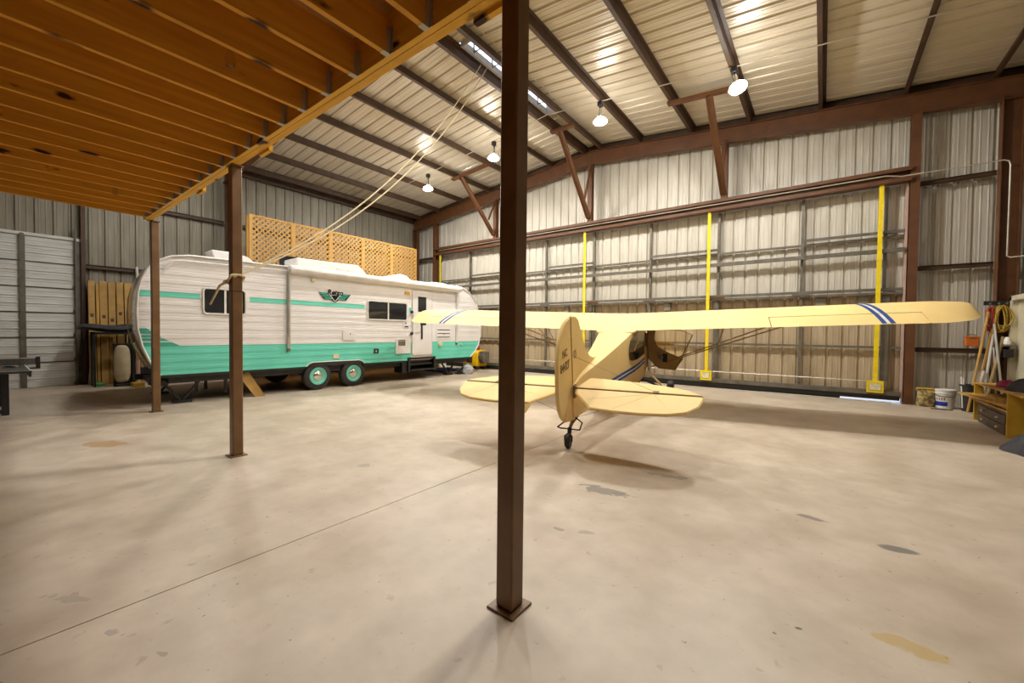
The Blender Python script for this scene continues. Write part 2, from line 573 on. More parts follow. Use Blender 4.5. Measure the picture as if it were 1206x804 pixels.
def sheet(P, U, N, width, zlo, ztop):
    """ribbed sheet standing on P, running along U, ribs pushed outward against N; ztop may be a function of the point"""
    mb = MB()
    P, U, N = Vector(P), Vector(U), Vector(N)
    pr = rib_profile(width)
    vs = []
    for (u, d) in pr:
        q = P + U * u + N * d
        zt = ztop(q.x) if callable(ztop) else ztop
        vs.append((q.x, q.y, zlo))
        vs.append((q.x, q.y, zt))
    fs = [(2 * i, 2 * i + 2, 2 * i + 3, 2 * i + 1) for i in range(len(pr) - 1)]
    return mb.add(vs, fs)

def sheets(parent, P, U, N, length, zlo, ztop, m, name='panel'):
    n = max(1, math.ceil(length / 0.9144 - 0.05))
    w = length / n
    for i in range(n):
        q = Vector(P) + Vector(U) * (w * i) + Vector(N) * (0.003 * (i % 2))
        struct(name, sheet(q, U, N, w, zlo, ztop), m, parent, angle=20)

def root_struct(name):
    o = bpy.data.objects.new(name, None)
    COL.objects.link(o)
    BASE[o.name] = Vector((0, 0, 0))
    o['kind'] = 'structure'
    return o

DX0, DX1, DZ = -13.3, 1.39, 4.70     # hangar door opening
wall_back = root_struct('wall_back')
sheets(wall_back, (XL, YB + 0.06, 0), (1, 0, 0), (0, -1, 0), XR - XL, 4.6, lambda x: roof_z(x) - 0.03, 'sheet')
sheets(wall_back, (XL, YB + 0.06, 0), (1, 0, 0), (0, -1, 0), DX0 - XL, 0, 4.62, 'sheet')
sheets(wall_back, (DX1, YB + 0.06, 0), (1, 0, 0), (0, -1, 0), XR - DX1, 0, 4.62, 'sheet')

GD0, GD1, GDZ = -2.1, 1.49, 3.6      # roll-up door on the left wall
wall_left = root_struct('wall_left')
sheets(wall_left, (XL, YF, 0), (0, 1, 0), (1, 0, 0), GD0 - YF, 0, 6.5, 'sheet_dim')
sheets(wall_left, (XL, GD0, 0), (0, 1, 0), (1, 0, 0), GD1 - GD0, GDZ, 6.5, 'sheet_dim')
sheets(wall_left, (XL, GD1, 0), (0, 1, 0), (1, 0, 0), YB + 0.06 - GD1, 0, 6.5, 'sheet_dim')
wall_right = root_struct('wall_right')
sheets(wall_right, (XR, YF, 0), (0, 1, 0), (-1, 0, 0), YB + 0.06 - YF, 0, 6.5, 'sheet_dim')
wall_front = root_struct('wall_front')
sheets(wall_front, (XL, YF, 0), (1, 0, 0), (0, 1, 0), XR - XL, 0, lambda x: roof_z(x) - 0.02, 'sheet_dim')

# roof: each sheet runs from eave to ridge, ribs along the slope
VY0, VY1 = 6.15, 9.45
ceiling = root_struct('ceiling')
def roof_sheet(y0, w, side, lift):
    pr = rib_profile(w)
    vs = []
    xr = RIDGE
    for (u, d) in pr:
        y = y0 + u
        x_top = RIDGE + side * (0.20 if VY0 - 0.01 <= y0 + w / 2 <= VY1 + 0.01 else 0.01)
        x_eave = (XR + 0.35) if side > 0 else (XL - 0.35)
        for x in (x_eave, x_top):
            vs.append((x, y, roof_z(x) - d + lift))
    fs = [(2 * i, 2 * i + 2, 2 * i + 3, 2 * i + 1) for i in range(len(pr) - 1)]
    struct('roof_sheet', MB().add(vs, fs), 'roof', ceiling, angle=20)
nrs = 20
wr = (YB + 0.35 - (YF - 0.1)) / nrs
for i in range(nrs):
    for s in (-1, 1):
        roof_sheet(YF - 0.1 + i * wr, wr, s, 0.003 * (i % 2))
def ridge_cap(y0, y1):
    vs = [(RIDGE - 0.35, y0, roof_z(RIDGE - 0.35) + 0.045), (RIDGE, y0, RIDGE_Z + 0.05), (RIDGE + 0.35, y0, roof_z(RIDGE + 0.35) + 0.045)]
    mb = MB().prism(vs + [(v[0], v[1], v[2] + 0.01) for v in reversed(vs)], (0, y1 - y0, 0))
    struct('ridge_cap', mb, 'roof', ceiling)
ridge_cap(YF - 0.1, VY0)
ridge_cap(VY1, YB + 0.35)

# purlins: Z sections under the roof sheets, running the length of the building
def z_section(x, ztop, side, y0, y1, h=0.20, fw=0.07, t=0.006):
    mb = MB()
    zb = ztop - h
    s = side
    poly = [(x, zb + t), (x - s * fw, zb + t), (x - s * fw, zb), (x + s * t, zb), (x + s * t, ztop - t), (x + s * fw, ztop - t), (x + s * fw, ztop), (x, ztop)]
    return mb.prism([(p[0], y0, p[1]) for p in poly], (0, y1 - y0, 0))
PUR = [0.27, 1.55, 3.0, 4.4, 5.83, 7.25, 8.5]
for s in (-1, 1):
    for i, d in enumerate(PUR):
        x = RIDGE + s * d
        if i == 0:
            mb = z_section(x, roof_z(x) - 0.01, -s, YF, YB, h=0.22, fw=0.08, t=0.008)
        else:
            mb = z_section(x, roof_z(x) - 0.01, s, YF, YB, h=0.20)
        struct('purlin', mb, 'dark_steel')
for x, s in ((XL + 0.12, -1), (XR - 0.12, 1)):
    struct('eave_beam', z_section(x, roof_z(x) - 0.02, s, YF, YB, h=0.24, fw=0.09), 'dark_steel')

# main frames: tapered I columns and rafters
def i_beam_x(y, x0, z0b, z0t, x1, z1b, z1t, fw=0.16, tf=0.014, tw=0.01):
    mb = MB()
    mb.prism([(x0, y - tw / 2, z0b), (x1, y - tw / 2, z1b), (x1, y - tw / 2, z1t), (x0, y - tw / 2, z0t)], (0, tw, 0))
    for (a, b) in ((z0b, z1b), (z0t - tf, z1t - tf)):
        mb.prism([(x0, y - fw / 2, a), (x1, y - fw / 2, b), (x1, y - fw / 2, b + tf), (x0, y - fw / 2, a + tf)], (0, fw, 0))
    return mb
def i_column(x0, x1, y, ztop, fw=0.16, tf=0.014, tw=0.01):
    mb = MB().box((x0, y - tw / 2, 0), (x1, y + tw / 2, ztop))
    mb.box((x0, y - fw / 2, 0), (x0 + tf, y + fw / 2, ztop))
    mb.box((x1 - tf, y - fw / 2, 0), (x1, y + fw / 2, ztop))
    return mb
FY = 11.95
def rafters(y, m):
    pb = lambda x: roof_z(x) - 0.215
    for s, xe in ((-1, XL + 0.18), (1, XR - 0.18)):
        struct('rafter', i_beam_x(y, RIDGE, RIDGE_Z - 0.62, RIDGE_Z - 0.215, xe, pb(xe) - 0.42, pb(xe)), m)
rafters(FY, 'red_steel')
rafters(4.62, 'red_steel')
rafters(-3.0, 'red_steel')
for y in (11.98, 4.7, -3.0):
    struct('column', i_column(XL + 0.16, XL + 0.42, y, 6.05), 'red_steel')
for y in (4.7, -3.0):
    struct('column', i_column(XR - 0.42, XR - 0.18, y, 6.05), 'red_steel')
struct('column', i_column(XR - 0.46, XR - 0.18, 11.98, 6.05, fw=0.2), 'red_steel')
# door jamb columns up to the rafter, with a stiffening flange
def jamb_col(x0, x1):
    zt = min(roof_z(x0), roof_z(x1)) - 0.60
    mb = MB().box((x0, 11.87, 0), (x1, 11.885, zt)).box((x0, 12.06, 0), (x1, 12.075, zt)).box(((x0 + x1) / 2 - 0.006, 11.88, 0), ((x0 + x1) / 2 + 0.006, 12.07, zt))
    mb.box((x0 - 0.02, 11.86, 0), (x1 + 0.02, 12.08, 0.015))
    struct('column', mb, 'red_steel')
jamb_col(DX1 + 0.005, DX1 + 0.155)
jamb_col(DX0 - 0.17, DX0 - 0.02)
# added dark strip keeping sky light out between end rafter and roof sheets
CLOSE = ((-1, XL), (1, XR))
for s, xe in CLOSE:
    struct('sky_gap_strip', MB().prism([(RIDGE, 12.02, roof_z(RIDGE) - 0.21), (xe, 12.02, roof_z(xe) - 0.21), (xe, 12.02, roof_z(xe) + 0.03), (RIDGE, 12.02, roof_z(RIDGE) + 0.03)], (0, 0.02, 0)).prism([(RIDGE, 12.02, roof_z(RIDGE) - 0.03), (xe, 12.02, roof_z(xe) - 0.03), (xe, 12.02, roof_z(xe) + 0.04), (RIDGE, 12.02, roof_z(RIDGE) + 0.04)], (0, 0.40, 0)), 'dark_steel')
# girts
def girt_x(x0, x1, z, m='dark_steel', y=12.1):
    struct('girt', MB().box((x0, y, z - 0.05), (x1, y + 0.008, z + 0.05)).box((x0, y - 0.03, z + 0.044), (x1, y + 0.09, z + 0.05)).box((x0, y - 0.03, z - 0.05), (x1, y + 0.005, z - 0.044)), m)
def girt_y(y0, y1, z, x, s, m='dark_steel'):
    struct('girt', MB().box((x, y0, z - 0.05), (x + s * 0.008, y1, z + 0.05)).box((x - s * 0.09, y0, z + 0.044), (x + s * 0.05, y1, z + 0.05)).box((x, y0, z - 0.05), (x + s * 0.05, y1, z - 0.044)), m)
for z in (4.66, 2.88, 1.16):
    girt_x(DX1 + 0.16, XR - 0.46, z)
    girt_x(XL + 0.06, DX0 - 0.18, z)
for z in (4.74,):
    girt_y(-2.9, 4.6, z, XL + 0.1, 1)
    girt_y(4.8, 11.9, z, XL + 0.1, 1)
for z in (3.0, 1.2):
    girt_y(1.6, 4.6, z, XL + 0.1, 1)
    girt_y(4.8, 11.9, z, XL + 0.1, 1)
for z in (4.9, 3.05):
    girt_y(-2.9, 4.6, z, XR - 0.1, -1)
    girt_y(4.8, 11.9, z, XR - 0.1, -1)

# ------------------------------------------------------------------ hangar door in the back wall
door_1 = root_struct('door_1')
DL = DX1 - DX0
# header box beam
hd = MB().box((DX0 - 0.02, 11.80, 4.70), (DX1 + 0.02, 12.0, 4.715)).box((DX0 - 0.02, 11.80, 4.985), (DX1 + 0.02, 12.0, 5.0)).box((DX0 - 0.02, 11.95, 4.71), (DX1 + 0.02, 11.965, 4.99))
hd.box((DX0 - 0.02, 11.80, 4.71), (DX1 + 0.02, 11.812, 4.78)).box((DX0 - 0.02, 11.80, 4.92), (DX1 + 0.02, 11.812, 4.985))
struct('header', hd, 'red_steel', door_1)
sheets(door_1, (DX0, 12.16, 0), (1, 0, 0), (0, -1, 0), DL, 2.40, 4.70, 'sheet')
sheets(door_1, (DX0, 12.16, 0), (1, 0, 0), (0, -1, 0), DL, 0.16, 2.40, 'sheet_low')
VX = [-13.24, -11.41, -9.6, -7.75, -5.91, -4.09, -2.26, -0.43, 1.05]
for x in VX:
    struct('stud', MB().box((x - 0.03, 12.03, 2.42), (x + 0.03, 12.10, 4.69)), 'galv', door_1)
    struct('stud', MB().box((x - 0.03, 12.03, 0.18), (x + 0.03, 12.10, 2.36)), 'galv', door_1)
def rail(x0, x1, z, h=0.06, y0=12.04, y1=12.10, m='galv'):
    struct('rail', MB().box((x0, y0, z - h / 2), (x1, y1, z + h / 2)), m, door_1)
xa, xb = DX0 + 0.04, DX1 - 0.04
rail(xa, xb, 3.60, 0.045)
rail(xa, xb, 3.29, 0.085, 11.90, 11.98)
for i in (0, 2, 4, 6):          # brackets that hold the push-out tube off the studs
    pass
for x in VX[:-1]:
    struct('bracket', MB().box((x - 0.025, 11.98, 3.26), (x + 0.025, 12.035, 3.32)), 'galv', door_1)
for i in range(0, 8):
    if i in (1, 3, 5, 7):
        x0, x1 = VX[i] + 0.03, (VX[i + 1] if i + 1 < len(VX) else xb) - 0.03
        if i == 7: x1 = xb
        rail(x0, x1, 3.70, 0.055, 11.96, 12.02)
rail(xa, xb, 2.46, 0.06, 11.98, 12.06)
rail(xa, xb, 2.375, 0.05, 11.98, 12.10)
for i, x in enumerate(VX[1:-1]):
    struct('hinge', MB().box((x - 0.18, 11.965, 2.385), (x + 0.18, 11.99, 2.445)), 'red_steel' if i % 2 else 'galv', door_1)
rail(xa, xb, 1.19, 0.05)
rail(xa, xb, 0.20, 0.10, 11.93, 12.08)
rail(xa, xb, 0.10, 0.10, 11.96, 12.06, 'blackpaint')
rail(xa, 0.35, 0.027, 0.05, 11.99, 12.05, 'blackpaint')  # added strip, blocks daylight under most of the door
struct('cable', MB().tube([(xa + 0.2, 11.97, 0.44), (xb - 0.25, 11.97, 0.44)], 0.012, 6), 'conduit', door_1)
struct('edge_trim', MB().box((xb, 11.95, 0.1), (xb + 0.035, 12.1, 4.69)), pm('pink primer edge', (0.55, 0.38, 0.33), (0.48, 0.31, 0.26), 5, 0.5), door_1)
for x in (-10.3, -6.95, -3.6, -0.05, 0.72):
    struct('filler_panel', MB().box((x - 0.09, 12.085, 2.12), (x + 0.09, 12.13, 2.36)), 'sheet_dim', door_1)
for i, x in enumerate((-12.99, -6.17, -2.47, 0.95)):
    w = 0.040
    s = struct('lift_strap', MB().prism([(x - w, 11.86, 4.70), (x + w, 11.86, 4.70), (x + w - 0.01, 11.90, 0.44), (x - w - 0.01, 11.90, 0.44)], (0, 0.012, 0)), 'strap', door_1)
    b = MB().box((x - 0.15, 11.86, 0.20), (x + 0.13, 11.93, 0.25)).box((x - 0.15, 11.86, 0.41), (x + 0.13, 11.93, 0.46)).box((x - 0.15, 11.86, 0.25), (x - 0.11, 11.93, 0.41)).box((x + 0.09, 11.86, 0.25), (x + 0.13, 11.93, 0.41)).box((x - 0.15, 11.915, 0.2), (x + 0.13, 11.93, 0.46))
    struct('strap_bracket', b, 'strap', door_1)
    struct('bracket_plate', MB().box((x - 0.105, 11.85, 0.255), (x + 0.085, 11.914, 0.405)), pm('pale label', (0.80, 0.74, 0.45), (0.60, 0.55, 0.36), 25, 0.5), door_1)
    struct('side_post', MB().box((x + 0.12, 12.02, 0.45), (x + 0.20, 12.08, 2.34)), 'galv', door_1)
struct('shim', MB().box((-1.2, 11.78, 0.0), (1.2, 11.88, 0.02)), 'sheet', door_1)

# short posts and outrigger braces between the header and the roof
for x in (-10.0, -6.03, -2.14):
    zt = roof_z(x) - 0.62
    struct('header_post', MB().box((x - 0.075, 11.88, 5.0), (x + 0.075, 11.892, zt)).box((x - 0.075, 12.02, 5.0), (x + 0.075, 12.032, zt)).box((x - 0.006, 11.89, 5.0), (x + 0.006, 12.03, zt)), 'red_steel')
    lowx = PUR
    yt = 10.0 if x > -9 else 10.1
    zt2 = roof_z(x) - 0.29
    struct('brace', MB().bar((x, 11.86, 5.12), (x, yt, zt2), 0.025, 0.15, (1, 0, 0)).bar((x - 0.065, 11.84, 5.12), (x - 0.065, yt - 0.02, zt2), 0.08, 0.02, (1, 0, 0)), 'red_steel')
    struct('brace', MB().bar((x + 0.02, 11.5, 5.62), (x + 0.02, 11.93, zt + 0.06), 0.05, 0.05), 'red_steel')
    # flat cleat that carries the brace between two purlins
    ds = sorted(((RIDGE + s * d) for s in (-1, 1) for d in PUR))
    a = max(q for q in ds if q <= x + 0.001)
    b = min(q for q in ds if q > x)
    za, zb_ = roof_z(a) - 0.215, roof_z(b) - 0.215
    struct('cleat', MB().prism([(a - 0.1, yt - 0.07, za - 0.07), (b + 0.1, yt - 0.07, zb_ - 0.07), (b + 0.1, yt - 0.07, zb_), (a - 0.1, yt - 0.07, za)], (0, 0.14, 0)), 'red_steel')

# ------------------------------------------------------------------ roll-up door, left wall
door_2 = root_struct('door_2')
nsec = 6
struct('light_stop', MB().box((XL - 0.05, GD0 - 0.15, 0), (XL - 0.03, GD1 + 0.15, GDZ + 0.1)), 'dark_steel', door_2)  # added sheet, stops sky light leaking between the door sections
hs = GDZ / nsec
for k in range(nsec):
    z0 = k * hs
    mb = MB()
    y0, y1 = GD0 + 0.02, GD1 - 0.09
    prof = [(-0.03, 0.009), (0.0, 0.010)]
    for fr in (0.2, 0.35, 0.5, 0.65, 0.8):
        prof += [(0.0, hs * fr - 0.02), (-0.018, hs * fr - 0.010), (-0.018, hs * fr + 0.010), (0.0, hs * fr + 0.02)] if fr in (0.35, 0.65) else [(0.0, hs * fr - 0.012), (0.008, hs * fr - 0.006), (0.008, hs * fr + 0.006), (0.0, hs * fr + 0.012)]
    prof += [(0.0, hs - 0.010), (-0.03, hs - 0.009)]
    vs = []
    for (d, h) in prof:
        vs += [(XL + 0.085 - d, y0, z0 + h), (XL + 0.085 - d, y1, z0 + h)]
    fs = [(2 * i, 2 * i + 1, 2 * i + 3, 2 * i + 2) for i in range(len(prof) - 1)]
    mb.add(vs, fs)
    mb.box((XL + 0.04, y0, z0 + 0.010), (XL + 0.05, y1, z0 + hs - 0.010))
    struct('section', mb, 'garage', door_2)
    for y in (-1.0, 0.56):
        struct('stile', MB().box((XL + 0.105, y - 0.05, z0 + 0.004), (XL + 0.12, y + 0.05, z0 + hs - 0.004)), 'galv', door_2)
        struct('hinge', MB().box((XL + 0.12, y - 0.035, z0 + hs - 0.06), (XL + 0.13, y + 0.035, z0 + hs + 0.04)), 'galv', door_2)
struct('track', MB().box((XL + 0.10, GD1 - 0.085, 0), (XL + 0.17, GD1 - 0.06, 3.9)).box((XL + 0.06, GD1 - 0.05, 0), (XL + 0.1, GD1 + 0.03, 3.62)), 'galv', door_2)
struct('frame', MB().box((XL + 0.03, GD1 + 0.02, 0), (XL + 0.17, GD1 + 0.10, 6.3)), 'dark_steel', door_2)
struct('frame', MB().box((XL + 0.03, GD0 - 0.1, GDZ), (XL + 0.12, GD1 + 0.02, GDZ + 0.07)), 'garage', door_2)
for k in range(5):
    struct('roller', MB().tube([(XL + 0.12, GD1 - 0.12, 0.06 + k * 0.6), (XL + 0.12, GD1 - 0.065, 0.06 + k * 0.6)], 0.022, 8), 'galv', door_2)

# ------------------------------------------------------------------ walk door on the right wall
door_3 = root_struct('door_3')
DYA, DYB = 10.93, 11.87
fx0, fx1 = XR - 0.29, XR - 0.06
struct('frame', MB().box((fx0, DYB - 0.09, 0), (fx1, DYB, 2.22)), 'cream', door_3, 0.004)
struct('frame', MB().box((fx0, DYA, 0), (fx1, DYA + 0.09, 2.22)), 'cream', door_3, 0.004)
struct('frame', MB().box((fx0, DYA, 2.13), (fx1, DYB, 2.222)), 'cream', door_3, 0.004)
struct('leaf', MB().box((fx0 + 0.09, DYA + 0.09, 0.01), (fx0 + 0.135, DYB - 0.09, 2.13)), 'creamdoor', door_3, 0.003)
struct('door_handle', MB().lathe((fx0 + 0.09, DYA + 0.17, 1.0), [(0.012, 0), (0.012, 0.04), (0.03, 0.045), (0.03, 0.07), (0.01, 0.08)], (-1, 0, 0), 12), 'chrome', door_3)

# ------------------------------------------------------------------ conduits
cy_ = 11.78
pts = [(DX0 + 0.3, cy_, 4.86), (1.0, cy_, 4.86), (1.25, cy_, 4.80), (2.55, 11.80, 4.80), (2.66, 11.80, 4.80)]
pts += [(2.72, 11.80, 4.77), (2.74, 11.80, 4.70), (2.74, 11.80, 2.98), (2.78, 11.78, 2.95), (2.92, 11.7, 2.95), (2.92, 6.0, 2.95)]
solo('wall_conduit', MB().tube(pts, 0.013, 6), 'conduit', 'thin pale electrical conduit running along the brown door header and down the corner column', 'conduit')
LY, LY2 = 9.2, 3.4
LX = [-1.52, -4.42, -7.80, -10.70]
def roof_conduit(y, label):
    zz = lambda x: roof_z(x) - 0.235
    solo('lamp_conduit', MB().tube([(XR - 0.2, y, zz(XR - 0.2)), (RIDGE + 0.3, y, zz(RIDGE + 0.3)), (RIDGE, y, zz(RIDGE) + 0.005), (RIDGE - 0.3, y, zz(RIDGE - 0.3)), (-12.2, y, zz(-12.2))], 0.012, 6), 'conduit', label, 'conduit')
roof_conduit(LY, 'thin pale conduit under the roof purlins carrying the four lit lamps')
roof_conduit(LY2, 'thin pale conduit under the roof purlins above the wooden loft edge')

# ------------------------------------------------------------------ hanging lamps
def lamp_proto(x, y, tilt, glow='white_bulb'):
    z0 = roof_z(x) - 0.247
    t = thing('ceiling_lamp', 'lamp', 'lamp', (x, y, z0 - 0.62))
    part('junction_box', MB().box((x - 0.055, y - 0.055, z0 - 0.11), (x + 0.055, y + 0.055, z0)), 'socket', t, 0.008)
    ax = Vector((math.sin(tilt[0]), math.sin(tilt[1]), -1)).normalized()
    c = Vector((x, y, z0 - 0.11))
    part('swivel', MB().tube([c, c + ax * 0.06], 0.022, 10).tube([c + Vector((0.06, 0, 0.05)), c + ax * 0.05 + Vector((0.05, 0, 0))], 0.012, 8), 'socket', t)
    part('socket', MB().lathe(c + ax * 0.05, [(0.03, 0), (0.042, 0.02), (0.042, 0.09), (0.034, 0.22)], ax, 16), 'chrome', t)
    bulb = part('bulb', MB().lathe(c + ax * 0.19, [(0.03, 0.06), (0.045, 0.08), (0.105, 0.125), (0.152, 0.17), (0.160, 0.195), (0.12, 0.196)], ax, 18), 'reflector', t)
    part('lens', MB().lathe(c + ax * 0.19, [(0.12, 0.197), (0.159, 0.198), (0.150, 0.212), (0.115, 0.226), (0.055, 0.235), (0.004, 0.238)], ax, 18), glow, bulb)
    return t
TILT = [(0.25, -0.25), (0.05, -0.05), (0.0, -0.05), (0.0, 0.0)]
LLAB = ['lit reflector lamp under the roof, rightmost of the four and the largest in view',
        'lit reflector lamp under the roof just right of the near brown post',
        'lit reflector lamp under the roof close against the left edge of the near brown post',
        'lit reflector lamp under the roof, leftmost of the four, by the two pull ropes']
for x, tl, lb in zip(LX, TILT, LLAB):
    t = lamp_proto(x, LY, tl)
    t['label'] = lb
    t['group'] = 'lit lamps under the roof'
LB2 = ['lit reflector lamp above the wooden loft edge, nearest the right wall', 'lit reflector lamp above the wooden loft edge, right of the ridge',
       'lit reflector lamp above the wooden loft edge, left of the ridge', 'lit reflector lamp above the wooden loft edge, over the white trailer rear']
for x, lb in zip(LX, LB2):
    t = lamp_proto(x, LY2, (0, 0), 'dim_bulb')
    t['label'] = lb
    t['group'] = 'lit lamps above the loft edge'

# ------------------------------------------------------------------ ridge vent
rv = thing('ridge_vent', 'long open ridge vent in the roof peak with daylight showing through', 'vent', (RIDGE, (VY0 + VY1) / 2, RIDGE_Z))
for s, zt in ((-1, 0.12), (1, 0.20)):
    x = RIDGE + s * 0.20
    part('throat_side', MB().box((x - 0.005, VY0, RIDGE_Z - 0.06), (x + 0.005, VY1, RIDGE_Z + zt)), 'sheet', rv)
    xo = RIDGE + s * 0.40
    part('side_wing', MB().box((xo - 0.003, VY0, RIDGE_Z - 0.04), (xo + 0.003, VY1, RIDGE_Z + 0.05)), 'sheet', rv)
for y in (VY0, VY1):
    part('end_plate', MB().box((RIDGE - 0.2, y - 0.005, RIDGE_Z - 0.08), (RIDGE + 0.2, y + 0.005, RIDGE_Z + 0.3)), 'sheet', rv)
for k in range(5):
    y = VY0 + 0.4 + k * 0.62
    part('cross_strap', MB().box((RIDGE - 0.2, y - 0.012, RIDGE_Z + 0.03), (RIDGE + 0.2, y + 0.012, RIDGE_Z + 0.04)), 'galv', rv)
    part('hood_strut', MB().box((RIDGE - 0.205, y - 0.015, RIDGE_Z + 0.02), (RIDGE - 0.19, y + 0.015, RIDGE_Z + 0.3)), 'galv', rv)
part('hood', MB().box((RIDGE - 0.26, VY0, RIDGE_Z + 0.30), (RIDGE + 0.24, VY1, RIDGE_Z + 0.31)), 'sheet', rv)

# ------------------------------------------------------------------ wooden loft
LZ = 3.27
MX0, MX1 = -9.2, 2.8
loft = thing('wooden_loft', 'raised loft of orange lumber joists above the near left side of the hangar', 'loft', (-4.0, -1.2, LZ))
part('beam', MB().box((MX0 + 0.05, 1.66, LZ), (MX1, 1.70, LZ + 0.286)).box((MX0 + 0.05, 1.705, LZ), (MX1, 1.745, LZ + 0.286)), 'beam', loft)
part('ledge', MB().box((MX0 + 0.05, 1.745, LZ + 0.02), (MX1, 1.783, LZ + 0.16)), 'beam', loft)
for k in range(12):
    xx = MX0 + 0.5 + k * 1.02
    if k in (2, 4, 7, 9):
        part('scab_block', MB().box((xx - 0.12, 1.783, LZ - 0.01), (xx + 0.12, 1.82, LZ + 0.13)), 'beam', loft)
JH, JY0 = 0.235, -4.4
jx = [-3.86 - 0.384 * i for i in range(-17, 14)]
jm = MB().box((-0.019, JY0, 0), (0.019, 1.655, JH)).mesh('joist', 'joist')
hm = MB().box((-0.022, 1.60, -0.003), (0.022, 1.656, 0.0)).box((-0.021, 1.626, 0), (-0.0195, 1.656, 0.17)).box((0.0195, 1.626, 0), (0.021, 1.656, 0.17)).box((-0.045, 1.653, 0.0), (-0.021, 1.656, 0.17)).box((0.021, 1.653, 0.0), (0.045, 1.656, 0.17)).mesh('joist_hanger', 'hanger')
lb_ = BASE[loft.name]
for x in jx:
    o = link('joist', jm, loft)
    o.location = Vector((x, 0, LZ - 0.005)) - lb_
    h = link('joist_hanger', hm, o)
nb = 12
bw = (1.745 - JY0) / 5
for k in range(5):
    y0 = JY0 + k * bw
    for (a, b) in ((MX0, -4.24), (-4.24, MX1)):
        part('deck_board', MB().box((a + 0.002, y0 + 0.002, LZ + 0.287), (b - 0.002, y0 + bw - 0.002, LZ + 0.31)), 'deck', loft)
part('back_beam', MB().box((MX0, JY0 - 0.09, LZ - 0.005), (MX1, JY0 - 0.002, LZ + 0.28)), 'beam', loft)

# loft posts
def post(x, label, y=1.70, w=0.105):
    t = thing('steel_post', label, 'post', (x, y, 0), 'brown posts under the loft beam')
    part('shaft', MB().box((x - w / 2, y - w / 2, 0.012), (x + w / 2, y + w / 2, LZ - 0.012)), 'brown_steel', t, 0.008)
    part('base_plate', MB().box((x - 0.085, y - 0.085, 0), (x + 0.085, y + 0.085, 0.012)), 'brown_steel', t, 0.002)
    part('cap_plate', MB().box((x - 0.085, y - 0.06, LZ - 0.012), (x + 0.085, y + 0.06, LZ)), 'brown_steel', t)
    return t
p1 = post(-1.275, 'brown square steel post nearest the camera, in front of the yellow airplane', 1.665)
p2 = post(-5.28, 'brown square steel post with a rope tied round it, in front of the trailer wheels', 1.74)
p3 = post(-9.12, 'brown square steel post in front of the rounded rear of the trailer', 1.80)
part('tie_band', MB().box((-5.28 - 0.055, 1.74 - 0.055, 1.86), (-5.28 + 0.055, 1.74 + 0.055, 1.872)), 'black', p2, 0, 'black band')
p4 = post(2.72, 'brown square steel post under the loft near the right wall', 1.70)

# bare clear bulbs hanging between the joists
def bare_bulb(x, y, label):
    z = 3.49
    t = thing('bare_bulb', label, 'bulb', (x, y, z - 0.29), 'bare bulbs hanging under the loft')
    part('cord', MB().tube([(x, y, 3.555), (x, y, z - 0.10)], 0.003, 6), 'drawer', t)
    part('socket', MB().lathe((x, y, z - 0.17), [(0.012, 0), (0.012, 0.04), (0.006, 0.055)], (0, 0, 1), 12), 'alu', t)
    part('glass', MB().lathe((x, y, z - 0.29), [(0.002, 0), (0.022, 0.006), (0.032, 0.03), (0.032, 0.05), (0.018, 0.10), (0.013, 0.12)], (0, 0, 1), 16), 'clear', t)
bare_bulb(-3.20, 1.03, 'clear bare bulb hanging between the loft joists nearest the camera')
bare_bulb(-7.47, 1.08, 'clear bare bulb hanging between the far left loft joists')

# pull ropes from the ridge vent down to the second post
rope = thing('pull_rope', 'two cream pull ropes from the ridge vent slanting down to a brown post', 'rope', (-5.2, 1.68, 1.5))
A = Vector((-5.225, 1.70, 2.02))
for k, (end, off) in enumerate((((-6.12, 6.75, 7.33), 0.0), ((-6.12, 6.95, 7.33), 0.03))):
    e = Vector(end)
    pts = []
    for i in range(17):
        t = i / 16
        p = A.lerp(e, t)
        p.z -= (0.60 + off * 2) * 4 * t * (1 - t)
        pts.append(p + Vector((0, 0, off * t)))
    part('line', MB().tube(pts, 0.010, 6), 'rope', rope)
loop = []
for i in range(25):
    a = 2 * math.pi * i / 24
    sx = max(-1, min(1, 1.5 * math.cos(a))) * 0.068
    sy_ = max(-1, min(1, 1.5 * math.sin(a))) * 0.068
    loop.append((-5.28 + sx, 1.74 + sy_, 2.0 + 0.05 * math.cos(a)))
part('knot', MB().tube(loop[:-1], 0.013, 6, closed=True).lathe((-5.352, 1.665, 1.95), [(0.005, 0), (0.03, 0.01), (0.03, 0.03), (0.005, 0.05)], (0.5, 0, 1), 10), 'rope', rope)
part('tail', MB().tube([(-5.35, 1.665, 1.965), (-5.42, 1.63, 1.93), (-5.49, 1.60, 1.82), (-5.54, 1.57, 1.72)], [0.014, 0.014, 0.013, 0.012], 6), 'rope', rope)

